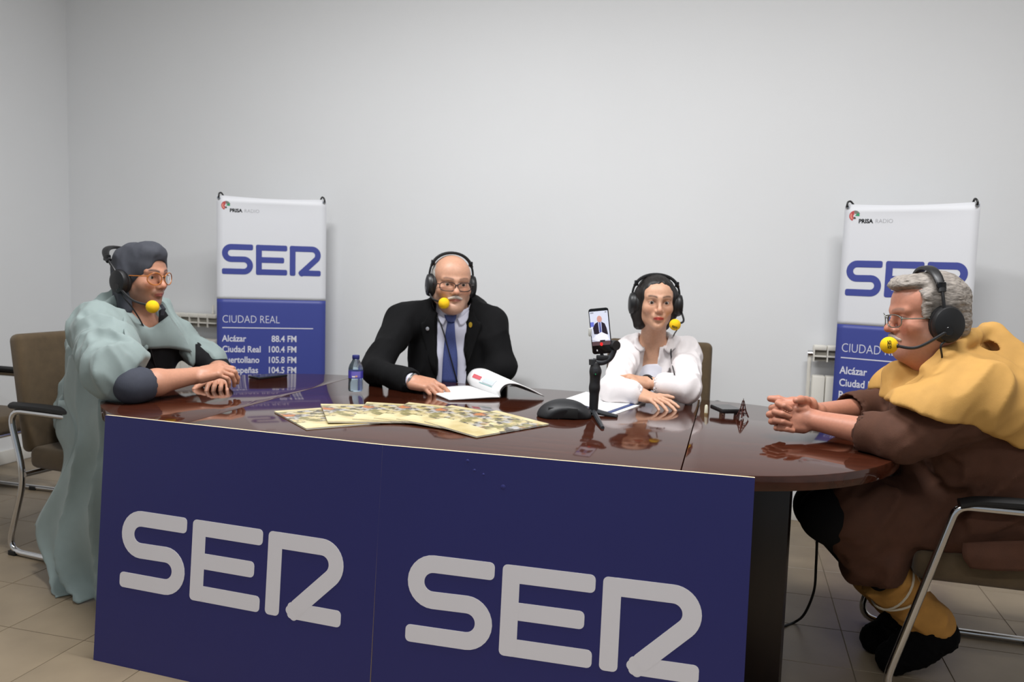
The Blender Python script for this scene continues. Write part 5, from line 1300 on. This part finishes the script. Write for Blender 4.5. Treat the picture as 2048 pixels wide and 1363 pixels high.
for i, (d_, x, y, ang) in enumerate(bl):
    a = math.radians(ang); ax = np.array([math.cos(a), math.sin(a), 0]); rt_ = np.array([ax[1], -ax[0], 0])
    zl, zr = (0.0035, 0.0035) if i == 0 else (0.013, 0.0045)
    xx = nrm(rt_ + ZX * (zr - zl) / 0.24); T = frame_matrix((x, y, TZ + (zl + zr) / 2), xx, ax)
    t = thing('brochure', 'cream illustrated brochure, ' + d_, 'brochure', (0, 0, 0), 0, 'fanned brochures on the table'); t.matrix_world = T
    box('cover', (0, 0.16, 0.0016), (0.12, 0.16, 0.0004), cov, t)
    box('page_block', (0, 0.16, -0.0003), (0.119, 0.1595, 0.0015), M_paper, t)
    box('back_cover', (0, 0.16, -0.0023), (0.12, 0.16, 0.0004), cov, t)

# open magazine in front of the man in the suit
sp0 = on(1000, 797, TZ); lf0 = on(900, 801, TZ); pdir = nrm((sp0 - lf0) * np.array([1, 1, 0])); sdir = nrm(np.array([-pdir[1], pdir[0], 0]) * 1.0 + pdir * -0.05)
mg = thing('open_magazine', 'open magazine with white pages, its right half curling up', 'magazine', sp0)
def mpt(p, s, z): return sp0 + pdir * p + sdir * s + ZX * z
LN = 0.28
M_page = mat('magazine_page', C(238, 238, 238), 0.55)
M_pdark = mat('magazine_cover_dark', C(30, 28, 28), 0.5)
def pg(name, prof0, prof1, m, thick):
    rows = [[mpt(p, s, z) for (p, z) in [(a[0] * (1 - k) + b[0] * k, a[1] * (1 - k) + b[1] * k) for a, b in zip(prof0, prof1)]] for k, s in ((0, 0), (0.5, LN / 2), (1, LN))]
    return loft(name, rows, m, mg, 6, 4, thick)
pg('left_pages', [(-0.205, 0.004), (-0.12, 0.006), (-0.04, 0.008), (0.0, 0.007)], [(-0.205, 0.004), (-0.12, 0.006), (-0.04, 0.009), (0.0, 0.007)], M_page, 0.006)
cur0 = [(0.0, 0.008), (-0.002, 0.032), (0.022, 0.055), (0.065, 0.056), (0.120, 0.036), (0.182, 0.006)]
cur1 = [(0.0, 0.008), (-0.016, 0.040), (0.006, 0.074), (0.055, 0.078), (0.112, 0.052), (0.175, 0.012)]
rp_ = pg('right_pages', cur0, cur1, M_page, 0.004)
pg('back_cover', [(p + 0.006, z - 0.0045) for p, z in cur0], [(p + 0.006, z - 0.0045) for p, z in cur1], M_pdark, 0.001)
def onpage(k, s):
    i = min(int(k * 5), 4); q = k * 5 - i; a = [cur0[i][j] * (1 - q) + cur0[i + 1][j] * q for j in (0, 1)]; b = [cur1[i][j] * (1 - q) + cur1[i + 1][j] * q for j in (0, 1)]
    t_ = s / LN; P_ = catmull([np.array([x[0] * (1 - t_) + y[0] * t_, x[1] * (1 - t_) + y[1] * t_, 0]) for x, y in zip(cur0, cur1)], 10)
    c = P_[int(k * (len(P_) - 1))]; return mpt(c[0] - 0.0028, s, c[1] + 0.0022)
def print_band(name, k0, k1, s0, s1, m):
    vs = []; n1, n2 = 6, 6
    for i in range(n1 + 1):
        for j in range(n2 + 1): vs.append(onpage(k0 + (k1 - k0) * i / n1, s0 + (s1 - s0) * j / n2))
    mesh_py(name, vs, [(i * (n2 + 1) + j, (i + 1) * (n2 + 1) + j, (i + 1) * (n2 + 1) + j + 1, i * (n2 + 1) + j + 1) for i in range(n1) for j in range(n2)], m, True, mg, True)
print_band('printed_heading', 0.26, 0.34, 0.17, 0.24, mat('print_red', C(206, 96, 104), 0.6))
print_band('printed_bar', 0.20, 0.235, 0.06, 0.17, mat('print_teal', C(110, 160, 160), 0.6))
print_band('printed_picture', 0.25, 0.40, 0.06, 0.15, mat('print_pale', C(206, 214, 220), 0.6))

# water bottle
bc_ = on(711, 782, TZ); bt_ = thing('water_bottle', 'small blue plastic water bottle with a dark blue cap', 'bottle', bc_)
M_pet = mat('blue_pet', (0.70, 0.88, 1.0, 1), 0.06, trans=0.95, ior=1.2)
lathe('bottle_body', [(0.020, 0.001), (0.026, 0.002), (0.0285, 0.008), (0.0282, 0.030), (0.0275, 0.045), (0.0285, 0.050), (0.0285, 0.087), (0.0280, 0.092), (0.0240, 0.106), (0.0150, 0.121), (0.0128, 0.126), (0.0128, 0.129)], M_pet, bt_, 36)
lathe('water', [(0.018, 0.003), (0.0255, 0.004), (0.0270, 0.009), (0.0265, 0.045), (0.0262, 0.0455)], mat('water', (0.55, 0.78, 0.96, 1), 0.0, trans=1.0, ior=1.33), bt_, 36) if False else None
lathe('cap', [(0.0135, 0.128), (0.0142, 0.129), (0.0142, 0.140), (0.0130, 0.143), (0.0, 0.1435)], mat('navy_cap', C(36, 42, 110), 0.4), bt_, 28)
bm = bmesh.new()
n = 36; ra = 0.0288
vv = [[bm.verts.new((ra * math.cos(2 * PI * k / n), ra * math.sin(2 * PI * k / n), z)) for k in range(n)] for z in (0.054, 0.082)]
for k in range(n): bm.faces.new((vv[0][k], vv[0][(k + 1) % n], vv[1][(k + 1) % n], vv[1][k]))
lab = bm_obj('label', bm, mat('bottle_label', C(70, 66, 168), 0.4), bt_, True)
def on_label(name, a0, a1, z0, z1, m, r=0.0291):
    vs = [(r * math.cos(math.radians(a0 + (a1 - a0) * k / 6)), r * math.sin(math.radians(a0 + (a1 - a0) * k / 6)), z) for k in range(7) for z in (z0, z1)]
    mesh_py(name, vs, [(2 * k, 2 * k + 2, 2 * k + 3, 2 * k + 1) for k in range(6)], m, True, lab)
on_label('label_panel', -115, -40, 0.058, 0.081, mat('label_violet', C(112, 104, 190), 0.4))
on_label('label_print', -108, -84, 0.058, 0.064, mat('label_white', C(226, 220, 226), 0.5), 0.0294)
on_label('label_print', -82, -66, 0.059, 0.066, mat('label_tan', C(206, 160, 130), 0.5), 0.0294)

# phone lying near the folded hands
a_, b_ = on(508, 757, TZ), on(564, 751, TZ); d_ = nrm(b_ - a_)
t = thing('smartphone', 'black smartphone lying flat near the caped man\'s hands', 'phone', (a_ + b_) / 2, math.atan2(d_[1], d_[0]))
box('phone_body', (0, 0, 0.0045), (0.075, 0.036, 0.0044), M_black, t, bevel=0.003); box('screen', (0, 0, 0.0091), (0.071, 0.033, 0.0003), M_blackg, t)

# black domed case
t = thing('speaker_case', 'black domed case beside the phone gimbal', 'case', on(1128, 833, TZ), math.radians(-8))
Sd = Sdf(); o_ = np.array(t.location); Sd.ell(o_, (0.094, 0.075, 0.062), None, 0.004).plane(o_ + np.array([0, 0, 0.001]), (0, 0, -1), 0.003).plane(o_ + np.array([0, -0.052, 0]), (0.1, -1, -0.2), 0.006)
cloth('shell', Sd, o_ - 0.11, o_ + 0.11, 0.004, mat('case_black', C(26, 27, 30), 0.5, bump=0.2, bscale=400), t)
box('front_panel', (0.0, -0.0535, 0.022), (0.05, 0.002, 0.017), M_rubber, t, bevel=0.0015)

# gimbal with mini tripod
g0 = on(1188, 829, TZ); GY = g0[1]
t = thing('phone_gimbal', 'black handheld phone gimbal standing on its mini tripod', 'gimbal', g0)
M_gim = mat('gimbal_grey', C(44, 46, 50), 0.45); M_gimd = mat('gimbal_black', C(24, 24, 27), 0.5)
hub = at(1187, 822, GY)
for e in (on(1112, 836, TZ + 0.004), on(1238, 833, TZ + 0.004), on(1206, 856, TZ + 0.004)):
    dd = nrm(e - hub); bm = bmesh.new(); add_tube(bm, [hub, hub + (e - hub) * 0.5, e - dd * 0.006], [0.0085, 0.0085, 0.006], 8); bmesh.ops.recalc_face_normals(bm, faces=bm.faces); bm_obj('tripod_leg', bm, M_gim, t, True, True)
Hn = Sdf(); Hn.cone(hub, at(1189, 775, GY), 0.0155, 0.0175, 0.01).cone(at(1189, 775, GY), at(1191, 742, GY), 0.0175, 0.0195, 0.01).cone(at(1191, 742, GY), at(1190, 728, GY), 0.0190, 0.0150, 0.01)
cloth('handle', Hn, g0 + np.array([-0.06, -0.06, -0.0]), g0 + np.array([0.08, 0.06, 0.26]), 0.004, M_gimd, t)
box('button_pad', at(1191, 742, GY - 0.019), (0.008, 0.002, 0.012), M_gim, t, bevel=0.0015, world=True)
lathe('power_light', [(0.0022, 0), (0.0018, 0.0012)], mat('green_led', C(30, 120, 70), 0.4, emit=0.4), t, 10, frame_matrix(at(1191, 748, GY - 0.0215), (1, 0, 0), (0, 0, 1)), True)
tube('pan_motor', [at(1186, 729, GY), at(1186, 718, GY)], [0.014, 0.0145], M_gim, t, 16, world=True)
tube('roll_arm', catmull([at(1186, 722, GY), at(1205, 724, GY), at(1221, 714, GY), at(1230, 694, GY)], 6), [0.011] * 19, M_gim, t, 12, world=True)
lathe('tilt_motor', [(0.0165, -0.016), (0.0175, -0.012), (0.0175, 0.012), (0.0150, 0.017), (0, 0.0175)], M_gimd, t, 24, frame_matrix(at(1228, 690, GY), (0.3, 0.2, 1), (1, 0.5, -0.2)), True)
box('phone_clamp', at(1205, 715, GY), (0.021, 0.010, 0.0085), M_gimd, t, bevel=0.003, world=True)
tube('clamp_arm', [at(1207, 716, GY + 0.008), at(1200, 700, GY + 0.012), at(1196, 660, GY + 0.014)], 0.006, M_gimd, t, 8, world=True)
box('clamp_jaw', at(1180, 664, GY + 0.004), (0.005, 0.010, 0.014), mat('clamp_pad', C(190, 190, 184), 0.6), t, bevel=0.003, world=True)
# the phone in the gimbal
pT = at(1196, 616, GY); pB = at(1205, 707, GY); up_ = nrm(pT - pB); xr = nrm((0.96, -0.22, 0) - up_ * (up_ @ np.array([0.96, -0.22, 0])))
PH = np.linalg.norm(pT - pB); T = frame_matrix((pT + pB) / 2, xr, up_)
ph = thing('smartphone', 'smartphone in the gimbal, its screen showing the suited man', 'phone'); ph.matrix_world = T
hw, hh = 0.0345, PH / 2
def rrect(w, h, r, n=5):
    out = []
    for cx, cy, a0 in ((w - r, h - r, 0), (-w + r, h - r, 90), (-w + r, -h + r, 180), (w - r, -h + r, 270)):
        out += [(cx + r * math.cos(math.radians(a0 + 90 * k / n)), cy + r * math.sin(math.radians(a0 + 90 * k / n))) for k in range(n + 1)]
    return out
prism('phone_body', rrect(hw, hh, 0.009), -0.008, 0.0, M_blackg, ph, bevel=0.001)
def scr(name, poly, z, col, e=0.42): return prism(name, poly, z, z + 0.0001, mat('screen_' + name, col, 0.3, emit=e), ph)
sw, s0, s1 = hw - 0.003, -hh + 0.030, hh - 0.010
def rect(x0, y0, x1, y1): return [(x0, y0), (x1, y0), (x1, y1), (x0, y1)]
def oval(cx, cy, rx, ry, n=20): return [(cx + rx * math.cos(2 * PI * k / n), cy + ry * math.sin(2 * PI * k / n)) for k in range(n)]
scr('wall', rect(-sw, s0, sw, s1), 0.0003, C(196, 200, 216))
scr('banner', rect(-sw, s0 + 0.066, -sw + 0.012, s0 + 0.082), 0.0005, C(96, 106, 190))
scr('jacket', [(-0.022, s0 + 0.040), (-0.024, s0 + 0.062), (-0.016, s0 + 0.076), (-0.004, s0 + 0.082), (0.006, s0 + 0.082), (0.018, s0 + 0.074), (0.023, s0 + 0.058), (0.026, s0 + 0.036)], 0.0006, C(34, 24, 36))
scr('shirt', [(-0.005, s0 + 0.082), (0.007, s0 + 0.082), (0.006, s0 + 0.044), (-0.004, s0 + 0.044)], 0.0008, C(168, 172, 206))
scr('tie', [(-0.0012, s0 + 0.080), (0.0032, s0 + 0.080), (0.0042, s0 + 0.044), (-0.0018, s0 + 0.044)], 0.0010, C(70, 80, 140))
scr('face', oval(0.001, s0 + 0.091, 0.0085, 0.0115), 0.0010, C(190, 140, 130))
scr('magazine', [(-sw, s0 + 0.022), (-0.012, s0 + 0.038), (0.004, s0 + 0.046), (0.022, s0 + 0.036), (sw - 0.003, s0 + 0.018), (-0.004, s0 + 0.012)], 0.0012, C(222, 222, 232))
scr('table', rect(-sw, s0, sw, s0 + 0.014), 0.0013, C(84, 62, 66))
scr('bottle', rect(-0.004, s0 + 0.012, 0.014, s0 + 0.018), 0.0014, C(40, 34, 40))
scr('record_button', oval(0.0, s0 + 0.004, 0.0052, 0.0062), 0.0016, C(230, 40, 40))
scr('status_text', rect(-sw + 0.003, s1 - 0.006, -sw + 0.014, s1 - 0.003), 0.0008, C(120, 120, 130))
scr('status_icon', rect(sw - 0.010, s1 - 0.006, sw - 0.004, s1 - 0.003), 0.0008, C(120, 120, 130))
scr('mode_icon', rect(-0.019, -hh + 0.010, -0.015, -hh + 0.016), 0.0004, C(190, 190, 190))

# folder and papers in front of the woman
def quad_slab(name, pts, z0, z1, m, label, cat, group=None):
    P_ = [np.array(p)[:2] for p in pts]; c = np.mean(P_, axis=0)
    o = prism(name, [tuple(p - c) for p in P_], 0, z1 - z0, m); o.location = (c[0], c[1], z0)
    return tag(o, label, cat, group)
fA, fB, fC, fD = on(1128, 801, TZ), on(1172, 786, TZ), on(1279, 803, TZ), on(1214, 826, TZ)
mv = np.array([0.012, -0.02, 0])
quad_slab('paper_sheet', [fD + mv * 1.6 + (fC - fD) * 0.02, fC + mv * 1.6, fC + (fB - fC) * 0.5, fD + (fA - fD) * 0.5], TZ, TZ + 0.0012, M_paper, 'white sheet showing along the edge under the blue folder', 'paper')
quad_slab('document_folder', [fA + np.array([0.0, 0, 0]), fB + (fB - fC) * 0.0 + nrm(fB - fA) * 0.012, fC + nrm(fC - fB) * 0.004 + mv * 0.5, fD + mv * 0.6], TZ + 0.0016, TZ + 0.0042, mat('folder_blue', C(46, 66, 120), 0.5), 'blue folder under the white papers beside the gimbal', 'folder')
quad_slab('paper_stack', [fA, fB, fC, fD], TZ + 0.0044, TZ + 0.0064, M_paper, 'stack of white papers lying on the blue folder', 'papers')

# small things to the right of the woman
c_ = on(1412, 827, TZ); t = thing('lip_balm', 'tiny white tube standing beside the dark phone', 'tube', c_)
lathe('tube', [(0.0062, 0.0), (0.0066, 0.002), (0.0060, 0.026), (0.004, 0.032), (0, 0.033)], mat('ivory', C(226, 222, 198), 0.4), t, 16); lathe('cap_ring', [(0.0069, 0.0), (0.0069, 0.004)], mat('tan_ring', C(150, 130, 90), 0.5), t, 16)
c_ = on(1452, 824, TZ); t = thing('power_bank', 'dark glossy power bank lying beside the miniature tower', 'power bank', c_, math.radians(10))
box('case', (0, 0, 0.012), (0.040, 0.055, 0.0075), M_black, t, bevel=0.005); box('glass_top', (0, 0, 0.0198), (0.037, 0.052, 0.0004), M_blackg, t)
for sx in (-1, 1): box('foot', (0.028 * sx, -0.03, 0.0022), (0.006, 0.012, 0.0022), M_chrome, t)
c_ = on(1485, 834, TZ); t = thing('miniature_tower', 'small dark metal souvenir tower beside the power bank', 'souvenir', c_, math.radians(20))
M_br = mat('bronze', C(92, 58, 54), 0.35, metal=0.6)
prof = [(0.0145, 0.0), (0.0105, 0.012), (0.0066, 0.026), (0.0040, 0.042), (0.0020, 0.058)]
for sx in (-1, 1):
    for sy in (-1, 1): tube('tower_leg', [(sx * r, sy * r, z + 0.0015) for r, z in prof], [0.003, 0.0026, 0.0022, 0.0018, 0.0013], M_br, t, 6)
for z, r in ((0.016, 0.0105), (0.029, 0.0068), (0.044, 0.0042)): box('platform', (0, 0, z), (r + 0.0015, r + 0.0015, 0.0016), M_br, t)
for z0, z1 in ((0.003, 0.014), (0.018, 0.027)):
    for q in range(4):
        a = PI / 2 * q; r0 = float(np.interp(z0, [p[1] for p in prof], [p[0] for p in prof])); r1 = float(np.interp(z1, [p[1] for p in prof], [p[0] for p in prof]))
        R2 = lambda x, y: (x * math.cos(a) - y * math.sin(a), x * math.sin(a) + y * math.cos(a))
        tube('brace', [(*R2(-r0, -r0), z0), (*R2(r1, -r1), z1)], 0.0009, M_br, t, 5)
tube('spire', [(0, 0, 0.056), (0, 0, 0.068)], [0.0022, 0.0006], M_br, t, 8)
